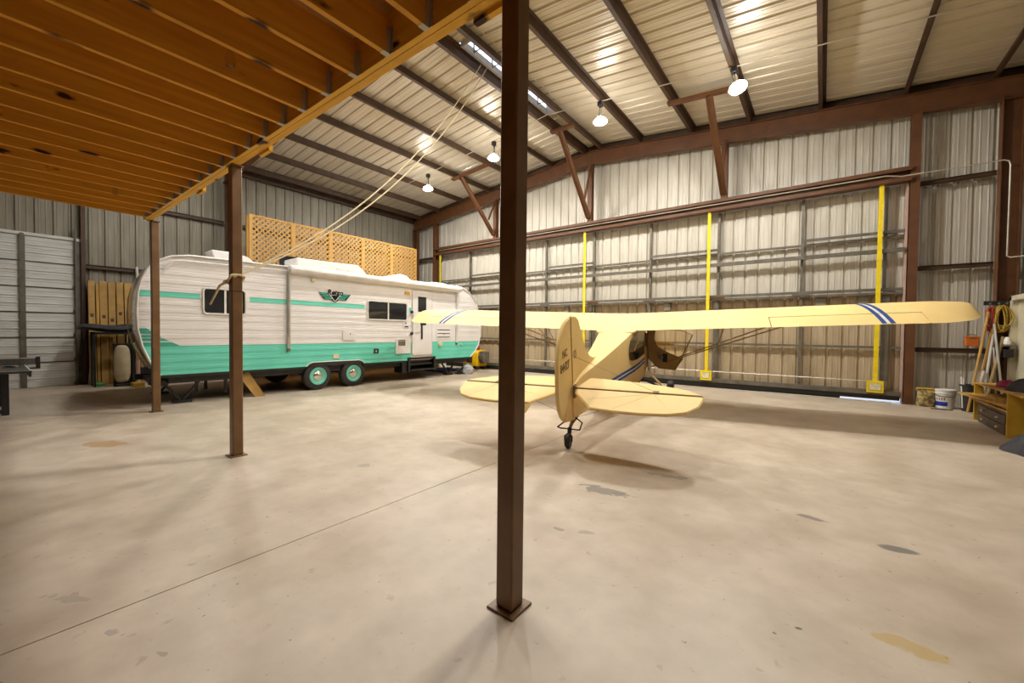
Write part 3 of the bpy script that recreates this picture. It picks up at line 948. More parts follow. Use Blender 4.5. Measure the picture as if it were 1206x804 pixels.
# ------------------------------------------------------------------ travel trailer
RX = -9.6                    # side facing the plane
RXF = -12.02
tr = thing('travel_trailer', 'white and teal vintage style travel trailer parked along the left wall', 'trailer', (-10.8, 6.1, 0))
PROF = [(1.95, 0.58), (1.80, 0.87), (1.71, 1.12), (1.655, 1.40), (1.64, 1.75), (1.66, 2.08), (1.71, 2.32), (1.80, 2.52), (1.93, 2.67), (2.13, 2.78), (2.4, 2.83),
        (6.0, 2.89), (9.55, 2.93), (9.85, 2.88), (10.10, 2.76), (10.32, 2.58), (10.48, 2.36), (10.61, 2.05), (10.69, 1.65), (10.68, 1.30), (10.59, 1.02), (10.42, 0.78), (10.17, 0.58)]
def prof_y(z, front):
    """where the trailer outline crosses height z on its rear (or front) end"""
    seg = PROF[:11] if not front else PROF[12:]
    best = None
    for (a, b) in zip(seg[:-1], seg[1:]):
        lo, hi = sorted((a[1], b[1]))
        if lo - 1e-6 <= z <= hi + 1e-6 and hi > lo:
            t = (z - a[1]) / (b[1] - a[1])
            y = a[0] + (b[0] - a[0]) * t
            best = y if best is None else (max(best, y) if front else min(best, y))
    if best is None:
        best = seg[-1][0] if not front else seg[0][0]
    return best
# body shell: walls behind the siding plus the wrapped end and roof skin
def plan_shift(x, y):
    # the rear wall sweeps forward towards the far side
    d = max(0.0, -9.95 - x)
    return 0.26 * (d / 2.0) ** 1.15 * max(0.0, min(1.0, (4.0 - y) / 2.0))
XS = [RX - 0.02, RX - 0.35, RX - 0.7, RX - 1.2, RX - 1.8, RXF + 0.02]
part('body_shell', MB().loft([[Vector((x, y + plan_shift(x, y), z)) for y, z in PROF] for x in XS]), 'rvwhite', tr)
def wrap(i0, i1, name, m, lift=0.004):
    mb = MB()
    ring = PROF[i0:i1 + 1]
    cx, cz = 6.1, 1.7
    rows = []
    for x in [RX - 0.012] + XS[1:-1] + [RXF + 0.012]:
        row = []
        for (y, z) in ring:
            d = Vector(((y - cx) * 0.45, z - cz)).normalized() * lift
            row.append(Vector((x, y + d.x + plan_shift(x, y), z + d.y)))
        rows.append(row)
    part(name, mb.loft(rows, closed=False, caps=False), m, tr)
wrap(0, 8, 'rear_skin', 'alu')
wrap(8, 12, 'roof_skin', 'rvwhite')
wrap(12, 22, 'front_skin', 'alu')
# lapped siding boards
WELL = [(4.60, 0.58), (4.66, 0.645), (4.76, 0.675), (5.96, 0.675), (6.06, 0.64), (6.12, 0.58)]
def siding(z0, z1, m, ya=None, yb=None, lip=0.008):
    """one lapped board with a pressed groove; ya / yb cut it short at (y at z0, y at z1)"""
    h = z1 - z0
    fr = [0.0, 0.44, 0.475, 0.525, 0.56, 1.0]
    dep = [0.0, 0.0, -0.003, -0.003, 0.0, 0.0]
    vs, fs = [], []
    for f, d in zip(fr, dep):
        z = z0 + h * f
        l = (prof_y(z, False) + 0.01) if ya is None else ya[0] + (ya[1] - ya[0]) * f
        r = (prof_y(z, True) - 0.01) if yb is None else yb[0] + (yb[1] - yb[0]) * f
        x = RX - 0.008 + lip * (1 - f) + d
        vs += [(x, l, z), (x, r, z)]
    for i in range(len(fr) - 1):
        fs.append((2 * i, 2 * i + 1, 2 * i + 3, 2 * i + 2))
    o = len(vs)
    vs += [(RX - 0.02, vs[0][1], z0), (RX - 0.02, vs[1][1], z0)]
    fs.append((0, 1, o + 1, o))
    part('siding_board', MB().add(vs, fs), m, tr, angle=10)
siding(0.58, 0.675, 'teal', None, (4.60, 4.74))
siding(0.58, 0.675, 'teal', (6.12, 5.98), (7.66, 7.66))
siding(0.58, 0.675, 'teal', (8.46, 8.46), None)
for (a, b) in ((0.675, 0.82), (0.82, 0.97), (0.97, 1.12)):
    siding(a, b, 'teal', None, (7.66, 7.66))
    siding(a, b, 'teal', (8.46, 8.46), None)
for (a, b) in ((1.12, 1.26), (1.26, 1.43), (1.43, 1.60), (1.60, 1.74), (1.74, 1.88), (1.88, 2.02)):
    siding(a, b, 'rvwhite', None if a > 1.13 else (2.25, 2.0), (7.66, 7.66))
    siding(a, b, 'rvwhite', (8.46, 8.46), None)
siding(1.12, 1.26, 'tealdark', None, (2.25, 2.0))
siding(2.02, 2.12, 'teal', None, (2.56, 2.56))
siding(2.02, 2.12, 'teal', (3.42, 3.42), (6.12, 6.12))
siding(2.02, 2.12, 'teal', (7.56, 7.56), (7.66, 7.66))
siding(2.02, 2.12, 'teal', (8.46, 8.46), (9.50, 9.50))
siding(2.02, 2.12, 'rvwhite', (9.50, 9.50), None)
siding(2.02, 2.12, 'rvwhite', (2.56, 2.56), (3.42, 3.42))
siding(2.02, 2.12, 'rvwhite', (6.12, 6.12), (7.56, 7.56))
for (a, b) in ((2.12, 2.28), (2.28, 2.44), (2.44, 2.60), (2.60, 2.75)):
    siding(a, b, 'rvwhite', None, (7.66, 7.66))
    siding(a, b, 'rvwhite', (8.46, 8.46), None)
for z in (1.275, 1.345, 1.395):
    y0 = prof_y(z, False) + 0.02
    part('paint_stripe', MB().prism([(RX + 0.004, y0, z), (RX + 0.004, 1.99 - (z - 1.27) * 1.3, z), (RX + 0.004, 1.93 - (z - 1.27) * 1.3, z + 0.045), (RX + 0.004, y0, z + 0.045)], (0.002, 0, 0)), 'tealdark', tr)
part('paint_stripe', MB().prism([(RX + 0.004, 1.72, 1.19), (RX + 0.004, 2.13, 1.19), (RX + 0.004, 2.11, 1.205), (RX + 0.004, 1.71, 1.205)], (0.002, 0, 0)), 'rvwhite', tr)
# edge trim
tr_pts = [(RX + 0.003, y, z) for y, z in PROF]
part('edge_trim', MB().tube(tr_pts, 0.022, 6), 'rvtrim', tr)
part('edge_trim', MB().tube([(RXF - 0.003, p[1] + plan_shift(RXF, p[1]), p[2]) for p in tr_pts], 0.022, 6), 'rvtrim', tr)
part('rain_gutter', MB().tube([(RX + 0.02, 2.02, 2.53), (RX + 0.03, 2.16, 2.70), (RX + 0.03, 2.3, 2.715), (RX + 0.03, 4.2, 2.76)], 0.018, 6), 'rvtrim', tr)
for ya_, yb_ in ((1.97, 4.6), (6.1, 7.5), (8.5, 10.1)):
    part('skirt_rail', MB().box((RX - 0.05, ya_, 0.53), (RX - 0.01, yb_, 0.58)), 'blackpaint', tr)
part('underbelly', MB().box((RXF + 0.05, 2.1, 0.42), (RX - 0.12, 10.1, 0.575)), 'black', tr)
part('wheel_well', MB().prism([(RX - 0.012, y, z) for y, z in WELL], (0.006, 0, 0)), 'black', tr)
part('wheel_arch', MB().tube([(RX + 0.004, y, z) for y, z in WELL], 0.012, 6), 'rvtrim', tr)

def rounded_rect(y0, y1, z0, z1, r, x, n=4):
    pts = []
    for (cy0, cz0, a0) in ((y1 - r, z1 - r, 0), (y0 + r, z1 - r, 90), (y0 + r, z0 + r, 180), (y1 - r, z0 + r, 270)):
        for i in range(n + 1):
            a = math.radians(a0 + 90 * i / n)
            pts.append((x, cy0 + r * math.cos(a), cz0 + r * math.sin(a)))
    return pts
def trailer_window(y0, y1, z0, z1):
    pane = part('window_glass', MB().prism(rounded_rect(y0, y1, z0, z1, 0.06, RX + 0.004), (0.008, 0, 0)), 'glass', tr)
    part('window_frame', MB().tube(rounded_rect(y0, y1, z0, z1, 0.06, RX + 0.014), 0.018, 6, closed=True), 'white', tr)
    ym = (y0 + y1) / 2
    part('window_bar', MB().box((RX + 0.005, ym - 0.018, z0), (RX + 0.022, ym + 0.018, z1)), 'white', tr)
trailer_window(2.61, 3.34, 1.74, 2.24)
trailer_window(6.21, 7.48, 1.74, 2.24)
# entry door
dr = part('door', MB().prism(rounded_rect(7.68, 8.44, 0.74, 2.64, 0.06, RX - 0.01), (0.022, 0, 0)), 'rvwhite', tr)
part('door_seal', MB().tube(rounded_rect(7.68, 8.44, 0.74, 2.64, 0.06, RX + 0.012), 0.010, 6, closed=True), 'rvtrim', dr)
part('door_window', MB().box((RX + 0.012, 7.89, 1.62), (RX + 0.018, 8.20, 2.47)), 'glass', dr)
part('door_latch', MB().box((RX + 0.012, 8.00, 1.20), (RX + 0.035, 8.06, 1.75)), 'blackpaint', dr, 0.005)
part('door_panel', MB().box((RX + 0.012, 7.70, 1.40), (RX + 0.030, 7.97, 2.02)), 'rvtrim', dr, 0.006)
for z in (2.0, 1.37):
    part('door_holdback', MB().lathe((RX + 0.01, 7.63, z), [(0.028, 0), (0.028, 0.02), (0.045, 0.025), (0.045, 0.06), (0.02, 0.07)], (1, 0, 0), 14), 'blackpaint', tr)
part('kick_plate', MB().box((RX + 0.012, 7.69, 0.765), (RX + 0.016, 8.43, 0.80)), 'rvtrim', dr)
# doorway step
st = part('step_box', MB().box((RX - 0.45, 7.52, 0.24), (RX - 0.42, 8.56, 0.64)).box((RX - 0.45, 7.52, 0.24), (RX + 0.05, 7.58, 0.66)).box((RX - 0.45, 8.50, 0.24), (RX + 0.05, 8.56, 0.66)).box((RX - 0.45, 7.52, 0.60), (RX + 0.02, 8.56, 0.66)), 'blackpaint', tr)
part('step_tread', MB().box((RX - 0.40, 7.60, 0.27), (RX + 0.06, 8.48, 0.31)).box((RX - 0.40, 7.60, 0.44), (RX - 0.02, 8.48, 0.48)), 'blackpaint', st)
part('skirt_box', MB().box((RX - 0.4, 7.35, 0.22), (RX - 0.02, 7.52, 0.58)), 'blackpaint', tr)
# hatches, outlets and lights
part('fridge_plate', MB().prism(rounded_rect(5.50, 5.87, 1.19, 1.43, 0.03, RX + 0.002), (0.02, 0, 0)), 'rvtrim', tr, 0.004)
part('plate_key', MB().box((RX + 0.022, 5.69, 1.33), (RX + 0.026, 5.71, 1.37)), 'glass', tr)
part('outlet', MB().box((RX + 0.002, 6.40, 0.83), (RX + 0.025, 6.54, 0.95)), 'glass', tr, 0.006)
part('outlet', MB().box((RX + 0.026, 6.43, 0.86), (RX + 0.03, 6.48, 0.92)), 'silver', tr)
part('marker_plate', MB().box((RX + 0.002, 5.25, 0.74), (RX + 0.016, 5.40, 0.85)), 'ivory', tr)
wh = part('heater_hatch', MB().prism(rounded_rect(7.10, 7.61, 0.79, 1.20, 0.02, RX + 0.002), (0.018, 0, 0)), 'rvwhite', tr)
part('hatch_grille', MB().box((RX + 0.02, 7.18, 1.02), (RX + 0.026, 7.42, 1.15)), 'galv', wh)
part('hatch_slot', MB().box((RX + 0.02, 7.17, 1.165), (RX + 0.026, 7.43, 1.185)), 'glass', wh)
part('switch_plate', MB().box((RX + 0.002, 7.35, 1.54), (RX + 0.016, 7.54, 1.70)), 'rvwhite', tr)
part('switch', MB().box((RX + 0.016, 7.40, 1.555), (RX + 0.022, 7.53, 1.585)).box((RX + 0.016, 7.42, 1.65), (RX + 0.022, 7.46, 1.69)), 'glass', tr)
fv = part('fridge_vent', MB().prism(rounded_rect(8.61, 9.24, 1.20, 1.56, 0.02, RX + 0.001), (0.012, 0, 0)), 'rvwhite', tr)
for z in (1.26, 1.375, 1.49):
    part('louvre', MB().box((RX + 0.012, 8.66, z - 0.012), (RX + 0.016, 9.19, z + 0.012)), 'glass', fv)
part('louvre_lock', MB().box((RX + 0.012, 8.92, 1.34), (RX + 0.02, 8.95, 1.36)), 'glass', fv)
for (y, z, m, r) in ((8.78, 1.04, 'ivory', 0.085), (9.72, 1.0, 'silver', 0.03), (4.75, 2.62, 'ivory', 0.055), (8.83, 2.70, 'ivory', 0.06)):
    part('side_light', MB().lathe((RX + 0.0, y, z), [(r, 0), (r, 0.02), (r * 0.85, 0.035), (r * 0.4, 0.045)], (1, 0, 0), 14), m, tr)
part('porch_light', MB().box((RX, 7.40, 2.50), (RX + 0.04, 7.58, 2.58)), 'amber', tr, 0.01)
# emblem with winged shield and lettering
EY, EZ = 5.295, 2.30
em = part('emblem', MB().prism([(RX + 0.012, EY - 0.41, EZ + 0.05), (RX + 0.012, EY + 0.42, EZ + 0.05), (RX + 0.012, EY + 0.29, EZ - 0.11), (RX + 0.012, EY + 0.10, EZ - 0.11), (RX + 0.012, EY, EZ - 0.18), (RX + 0.012, EY - 0.10, EZ - 0.11), (RX + 0.012, EY - 0.27, EZ - 0.11)], (0.004, 0, 0)), 'glass', tr)
for s in (-1, 1):
    for (z0, z1, ya_, yb_) in ((0.005, 0.04, 0.39, 0.345), (-0.045, -0.012, 0.335, 0.30), (-0.10, -0.06, 0.285, 0.245)):
        inner0, inner1 = 0.045 - z0 * 0.0 + (0.055 if z1 > -0.02 else 0.02), 0
        i_lo = 0.11 + z0 * 0.9 + 0.03
        i_hi = 0.11 + z1 * 0.9 + 0.03
        part('emblem_feather', MB().prism([(RX + 0.016, EY + s * yb_, EZ + z0), (RX + 0.016, EY + s * ya_, EZ + z1), (RX + 0.016, EY + s * max(i_hi, 0.03), EZ + z1), (RX + 0.016, EY + s * max(i_lo, 0.03), EZ + z0)], (0.003, 0, 0)), 'tealdark', em)
part('emblem_chevron', MB().prism([(RX + 0.016, EY - 0.115, EZ + 0.0), (RX + 0.016, EY, EZ - 0.14), (RX + 0.016, EY + 0.115, EZ + 0.0), (RX + 0.016, EY + 0.135, EZ + 0.0), (RX + 0.016, EY, EZ - 0.165), (RX + 0.016, EY - 0.135, EZ + 0.0)], (0.003, 0, 0)), 'white', em)
def lettering(s, size, name, m, parent, mat4, shear=0.0, bold=0.0):
    me = text_mesh(s, size, shear, bold)
    me.materials.clear()
    me.materials.append(M[m])
    me.transform(mat4)
    me.transform(Matrix.Translation(-BASE[parent.name]))
    o = link(name, me, parent)
    BASE[o.name] = BASE[parent.name]
    return o
# text plane facing +x, reading along +y
TX = lambda x, y, z: Matrix(((0, 0, 1, x), (1, 0, 0, y), (0, 1, 0, z), (0, 0, 0, 1)))
lettering('Retro', 0.175, 'emblem_lettering', 'white', em, TX(RX + 0.0165, EY + 0.0, EZ + 0.065), 0.25, 0.016)
lettering('Retro', 0.175, 'emblem_lettering', 'glass', em, TX(RX + 0.0195, EY + 0.0, EZ + 0.065), 0.25, 0.006)
# awning
part('awning_roll', MB().tube([(RX + 0.11, 4.24, 2.80), (RX + 0.11, 9.52, 2.83)], 0.075, 14), 'rvtrim', tr)
part('awning_cover', MB().prism([(RX - 0.02, 4.26, 2.70), (RX + 0.10, 4.26, 2.715), (RX + 0.19, 4.26, 2.80), (RX + 0.12, 4.26, 2.90), (RX - 0.02, 4.26, 2.90)], (0, 5.24, 0)), 'rvwhite', tr)
part('awning_endcap', MB().lathe((RX + 0.11, 4.16, 2.80), [(0.06, 0), (0.095, 0.02), (0.095, 0.10), (0.08, 0.11)], (0, 1, 0), 14), 'rvtrim', tr)
part('awning_endcap', MB().lathe((RX + 0.11, 9.50, 2.83), [(0.08, 0), (0.09, 0.01), (0.09, 0.08), (0.06, 0.10)], (0, 1, 0), 14), 'rvtrim', tr)
for y, z0 in ((4.19, 1.02), (9.49, 1.08)):
    part('awning_arm', MB().box((RX + 0.012, y - 0.035, z0), (RX + 0.05, y + 0.035, 2.76)).box((RX + 0.05, y - 0.022, z0 + 0.25), (RX + 0.075, y + 0.022, 2.76)), 'silver' if y < 5 else 'rvtrim', tr, 0.004)
    part('arm_foot', MB().box((RX + 0.01, y - 0.03, z0 - 0.07), (RX + 0.045, y + 0.03, z0)), 'galv', tr)
# roof fittings
part('air_conditioner', MB().prism([(-10.4, 4.76, 2.86), (-10.4, 4.76, 3.24), (-10.4, 6.42, 3.27), (-10.4, 6.58, 3.17), (-10.4, 6.74, 3.0), (-10.4, 6.74, 2.86)], (-0.72, 0, 0)), 'rvwhite', tr, 0.02)
part('roof_panel', MB().prism([(-11.13, 4.66, 2.87), (-11.13, 4.66, 3.36), (-11.13, 6.74, 3.40), (-11.13, 6.74, 2.87)], (-0.03, 0, 0)), 'glass', tr)
part('ladder_rack', MB().box((-10.35, 5.75, 3.06), (-10.32, 6.45, 3.085)).box((-10.35, 6.06, 2.86), (-10.32, 6.10, 3.07)), 'rvtrim', tr)
for y0 in (5.72, 6.26):
    part('rack_slot', MB().box((-10.399, y0, 2.955), (-10.39, y0 + 0.36, 3.0)), 'glass', tr)
vc = MB().prism([(-10.2, 3.0, 2.86), (-10.2, 2.92, 3.10), (-10.2, 3.35, 3.11), (-10.2, 3.62, 3.04), (-10.2, 3.82, 2.86)], (-0.45, 0, 0))
part('roof_vent_lid', vc, 'rvwhite', tr, 0.015)
dome = [(Vector((-10.4, y, 2.9 + h))) for y, h in ((7.42, 0.0), (7.46, 0.12), (7.62, 0.24), (7.85, 0.30), (8.1, 0.27), (8.3, 0.14), (8.36, 0.0))]
part('roof_vent_lid', MB().prism(dome, (-0.5, 0, 0)), 'rvwhite', tr, 0.02)
part('roof_vent_lid', MB().prism([(-10.4, 8.95, 2.9), (-10.4, 8.98, 3.05), (-10.4, 9.2, 3.10), (-10.4, 9.75, 3.10), (-10.4, 9.98, 3.04), (-10.4, 10.0, 2.9)], (-0.5, 0, 0)), 'rvwhite', tr, 0.02)
# wheels
def trailer_wheel(x, y, s):
    r, w = 0.335, 0.19
    t = part('tire', MB().lathe((x - s * w, y, r), [(0.20, 0), (0.29, -0.002), (0.322, 0.02), (0.335, 0.055), (0.335, 0.135), (0.322, 0.17), (0.29, 0.192), (0.21, 0.195), (0.203, 0.17), (0.20, 0.09)], (s, 0, 0), 28), 'black', tr)
    part('rim', MB().lathe((x - s * w, y, r), [(0.195, 0.165), (0.207, 0.200), (0.195, 0.203), (0.180, 0.175), (0.165, 0.168), (0.155, 0.176), (0.145, 0.168), (0.05, 0.17)], (s, 0, 0), 28), 'teal', t)
    part('trim_ring', MB().tube([(x - s * w + s * 0.181, y + 0.155 * math.cos(k * math.pi / 14), r + 0.155 * math.sin(k * math.pi / 14)) for k in range(28)], 0.006, 6, closed=True), 'rvtrim', t)
    part('hubcap', MB().lathe((x - s * w, y, r), [(0.108, 0.165), (0.108, 0.18), (0.09, 0.195), (0.055, 0.21), (0.02, 0.218), (0.002, 0.218)], (s, 0, 0), 24), 'chrome', t)
for y in (4.89, 5.82):
    trailer_wheel(RX - 0.02, y, 1)
    trailer_wheel(RXF + 0.02, y, -1)
for y in (4.89, 5.82):
    part('axle', MB().tube([(RX - 0.2, y, 0.335), (RXF + 0.2, y, 0.335)], 0.04, 8), 'blackpaint', tr)
part('spare_tire', MB().lathe((-10.75, 3.75, 0.40), [(0.16, -0.09), (0.28, -0.09), (0.33, -0.05), (0.33, 0.05), (0.28, 0.09), (0.16, 0.09)], (0, 0, 1), 22), 'black', tr)
# chassis: frame rails, jacks, tongue
for x in (-10.2, -11.4):
    part('frame_rail', MB().box((x - 0.04, 1.9, 0.36), (x + 0.04, 10.3, 0.48)), 'blackpaint', tr)
def jack(x, y):
    part('stabilizer_jack', MB().bar((x, y - 0.28, 0.40), (x, y - 0.02, 0.05), 0.05, 0.04).bar((x, y + 0.28, 0.40), (x, y + 0.02, 0.05), 0.05, 0.04).box((x - 0.1, y - 0.14, 0.0), (x + 0.1, y + 0.14, 0.05)), 'blackpaint', tr)
for (x, y) in ((-9.95, 2.35), (-11.6, 2.35), (-9.9, 9.42), (-11.6, 9.42)):
    jack(x, y)
for (x, y, h) in ((-10.4, 2.7, 0.12), (-10.9, 3.0, 0.1), (-10.0, 3.1, 0.1), (-11.2, 2.2, 0.14)):
    part('support_leg', MB().box((x - 0.025, y - 0.025, h), (x + 0.025, y + 0.025, 0.42)), 'blackpaint', tr)
part('tongue', MB().bar((-10.2, 9.9, 0.44), (-10.8, 11.2, 0.44), 0.08, 0.12).bar((-11.4, 9.9, 0.44), (-10.8, 11.2, 0.44), 0.08, 0.12), 'blackpaint', tr)
part('tongue_jack', MB().tube([(-10.8, 11.1, 0.06), (-10.8, 11.1, 0.85)], 0.035, 10).box((-10.9, 11.0, 0.0), (-10.7, 11.2, 0.05)), 'silver', tr)
part('coupler', MB().box((-10.86, 11.2, 0.40), (-10.74, 11.30, 0.52)), 'blackpaint', tr, 0.01)
part('rear_bumper', MB().box((RXF + 0.5, 2.02, 0.36), (RX - 0.25, 2.12, 0.46)), 'blackpaint', tr, 0.005)

# things under and beside the trailer
solo('leaning_board', MB().prism([(-9.75, 3.20, 0.56), (-9.72, 3.42, 0.56), (-9.55, 3.70, 0.0), (-9.62, 3.52, 0.0)], (-0.08, 0.02, 0)), 'cardboard', 'brown board leaning under the trailer just right of the roped post', 'board')
mb = MB()
for i in range(9):
    a = 2 * math.pi * i / 9
cp = thing('bagged_jack', 'clear plastic bag wrapped round hardware on the floor by the trailer tongue', 'bag', (-9.62, 10.08, 0))
bagm = MB()
rings = []
for j, (r, z) in enumerate(((0.16, 0.0), (0.19, 0.06), (0.19, 0.16), (0.16, 0.25), (0.09, 0.30), (0.03, 0.32))):
    rings.append([Vector((-9.62 + (r * (1 + 0.16 * math.sin(5 * a + j * 1.7))) * math.cos(a), 10.08 + (r * (1 + 0.13 * math.sin(4 * a + j * 2.3))) * math.sin(a), z)) for a in [2 * math.pi * k / 14 for k in range(14)]])
part('sack', bagm.loft(rings), 'plastic', cp, angle=20)
part('knot', MB().lathe((-9.62, 10.08, 0.31), [(0.02, 0), (0.03, 0.02), (0.045, 0.06)], (0, 0, 1), 8), 'plastic', cp)
cj = thing('hitch_jack', 'black folded hitch jack on the floor beside the clear plastic bag', 'jack', (-9.78, 9.82, 0))
part('base', MB().box((-9.88, 9.72, 0), (-9.68, 9.94, 0.03)), 'blackpaint', cj)
part('arm', MB().bar((-9.78, 9.74, 0.03), (-9.74, 9.94, 0.22), 0.05, 0.04), 'blackpaint', cj)
part('arm', MB().bar((-9.78, 9.92, 0.03), (-9.80, 9.74, 0.2), 0.05, 0.04), 'blackpaint', cj)
part('screw', MB().tube([(-9.78, 9.7, 0.15), (-9.78, 9.98, 0.15)], 0.015, 8), 'galv', cj)
rings = []
for i in range(7):
    y = 9.75 + i * 0.24
    rings.append([Vector((-10.55 - j * 0.18 + 0.03 * math.sin(i * 2.1 + j), y + 0.05 * math.sin(j * 1.3), 0.005 + 0.018 * (1 + math.sin(i * 1.9 + j * 1.1)))) for j in range(8)])
tp = MB().loft(rings, closed=False, caps=False)
tp2 = MB().loft([[v - Vector((0, 0, 0.004)) for v in g] for g in rings], closed=False, caps=False)
tp.add(tp2.v, tp2.f)
solo('ground_tarp', tp, 'bluetarp', 'crumpled blue tarp spread on the floor under the trailer front', 'tarp')
solo('white_box', MB().box((-12.75, 11.2, 0), (-12.3, 11.6, 0.14)), 'white', 'low white box on the floor beyond the blue tarp', 'box', None, 0.006)

# yellow wheeled machine near the far corner
gn = thing('generator_cart', 'small yellow engine machine standing in the far corner by the trailer front', 'machine', (-10.75, 11.45, 0))
gx, gy = -11.0, 11.35
GEN = 0
part('housing', MB().prism([(gx, gy, 0.12), (gx, gy, 0.66), (gx, gy + 0.12, 0.74), (gx, gy + 0.52, 0.74), (gx, gy + 0.58, 0.12)], (0.66, 0, 0)), 'yellowbody', gn, 0.03)
part('grille', MB().box((gx + 0.10, gy - 0.012, 0.26), (gx + 0.40, gy, 0.58)), 'drawer', gn)
part('engine', MB().box((gx + 0.68, gy + 0.1, 0.25), (gx + 0.92, gy + 0.4, 0.70)).lathe((gx + 0.80, gy + 0.1, 0.48), [(0.14, 0), (0.15, -0.05), (0.08, -0.08)], (0, 1, 0), 14), 'galv', gn, 0.02)
part('tank', MB().lathe((gx + 0.3, gy + 0.28, 0.74), [(0.17, 0), (0.18, 0.06), (0.15, 0.16), (0.05, 0.19), (0.05, 0.23), (0.03, 0.24)], (0, 0, 1), 16), 'red', gn)
part('handle', MB().tube([(gx + 0.1, gy + 0.05, 0.72), (gx + 0.1, gy - 0.02, 0.98), (gx + 0.5, gy - 0.02, 0.98), (gx + 0.5, gy + 0.05, 0.72)], 0.016, 8), 'red', gn)
for (x, y) in ((gx + 0.04, gy + 0.08), (gx + 0.62, gy + 0.08), (gx + 0.62, gy + 0.5), (gx + 0.04, gy + 0.5)):
    part('wheel', MB().lathe((x - 0.03, y, 0.085), [(0.05, 0), (0.085, 0.005), (0.085, 0.055), (0.05, 0.06)], (1, 0, 0), 14), 'black', gn)

# ------------------------------------------------------------------ lattice panels behind the trailer
LTX = -13.12
def lattice_panel(y0, z0, w, h, label):
    t = thing('lattice_screen', label, 'lattice', (LTX, y0 + w / 2, z0), 'cedar lattice panels standing behind the trailer')
    f = 0.075
    part('rail', MB().box((LTX - 0.02, y0, z0), (LTX + 0.02, y0 + w, z0 + 0.045)), 'lattice', t)
    part('rail', MB().box((LTX - 0.02, y0, z0 + h - 0.045), (LTX + 0.02, y0 + w, z0 + h)), 'lattice', t)
    part('stile', MB().box((LTX - 0.021, y0, z0), (LTX + 0.021, y0 + f, z0 + h)), 'lattice', t)
    part('stile', MB().box((LTX - 0.021, y0 + w - 0.04, z0), (LTX + 0.021, y0 + w, z0 + h)), 'lattice', t)
    mb = MB()
    pitch, sw = 0.152, 0.040
    for d, xo in ((1, -0.006), (-1, 0.006)):
        n = int((w + h) / pitch) + 2
        for k in range(-1, n):
            # line y - y0 = c - d*(z - z0)
            c = k * pitch if d > 0 else k * pitch - h
            pts = []
            for zz in (0.0, h):
                pts.append((c - d * zz if d > 0 else c + zz, zz))
            (ya, za), (yb_, zb_) = pts
            lo_t, hi_t = 0.0, 1.0
            dy = yb_ - ya
            if abs(dy) > 1e-6:
                t0, t1 = sorted(((0 - ya) / dy, (w - ya) / dy))
                lo_t, hi_t = max(lo_t, t0), min(hi_t, t1)
            if hi_t - lo_t < 0.02:
                continue
            P = Vector((LTX + xo, y0 + ya + dy * lo_t, z0 + h * lo_t))
            Q = Vector((LTX + xo, y0 + ya + dy * hi_t, z0 + h * hi_t))
            mb.bar(P, Q, sw, 0.009, (1, 0, 0))
    part('lattice_slats', mb, 'lattice', t, 0, None, 'stuff')
    return t
lw = 1.205
names_u = ['leftmost upper cedar lattice panel, above the trailer roof vent', 'upper cedar lattice panel second from the left, behind the pull ropes',
           'middle upper cedar lattice panel above the white roof air conditioner', 'upper cedar lattice panel second from the far corner', 'upper cedar lattice panel nearest the far corner']
names_l = ['leftmost lower cedar lattice panel hidden behind the trailer', 'lower cedar lattice panel second from the left behind the trailer wheels',
           'middle lower cedar lattice panel seen under the trailer right of its wheels', 'lower cedar lattice panel seen under the trailer left of its step', 'lower cedar lattice panel behind the trailer front']
for i in range(5):
    y0 = 4.66 + i * lw
    lattice_panel(y0, 2.42, lw - 0.004, 2.33, names_u[i])
    lattice_panel(y0, 0.02, lw - 0.004, 2.39, names_l[i])
for i in range(6):
    y = 4.66 + i * lw
    solo('fence_post', MB().box((LTX - 0.12, y - 0.045, 0), (LTX - 0.03, y + 0.045, 4.72)), 'lattice', ('square cedar post at the left end of the lattice row', 'square cedar post behind the first lattice joint from the left', 'square cedar post behind the second lattice joint from the left', 'square cedar post behind the third lattice joint from the left', 'square cedar post behind the fourth lattice joint from the left', 'square cedar post at the far corner end of the lattice row')[i], 'post', 'cedar posts behind the lattice row')

# ------------------------------------------------------------------ airplane (body axes: x forward, y left, z up; origin at the rudder hinge)
TH, AL = 0.221, 0.168
ca, sa, ct, st_ = math.cos(AL), math.sin(AL), math.cos(TH), math.sin(TH)
BX = Vector((-st_ * ca, ct * ca, sa))
BY = Vector((-ct, -st_, 0))
BZ = BX.cross(BY)
PB = Vector((-0.161, 0.0, -0.72))       # tail wheel contact in body axes
PO = Vector((-2.50, 4.477, 0.737))
ploc = PO + BX * PB.x + BY * PB.y + BZ * PB.z
ap = thing('airplane', 'cream yellow high wing vintage airplane seen from behind with its right door open', 'airplane', (0, 0, 0))
ap.matrix_world = Matrix(((BX.x, BY.x, BZ.x, ploc.x), (BX.y, BY.y, BZ.y, ploc.y), (BX.z, BY.z, BZ.z, ploc.z), (0, 0, 0, 1)))
BASE[ap.name] = PB

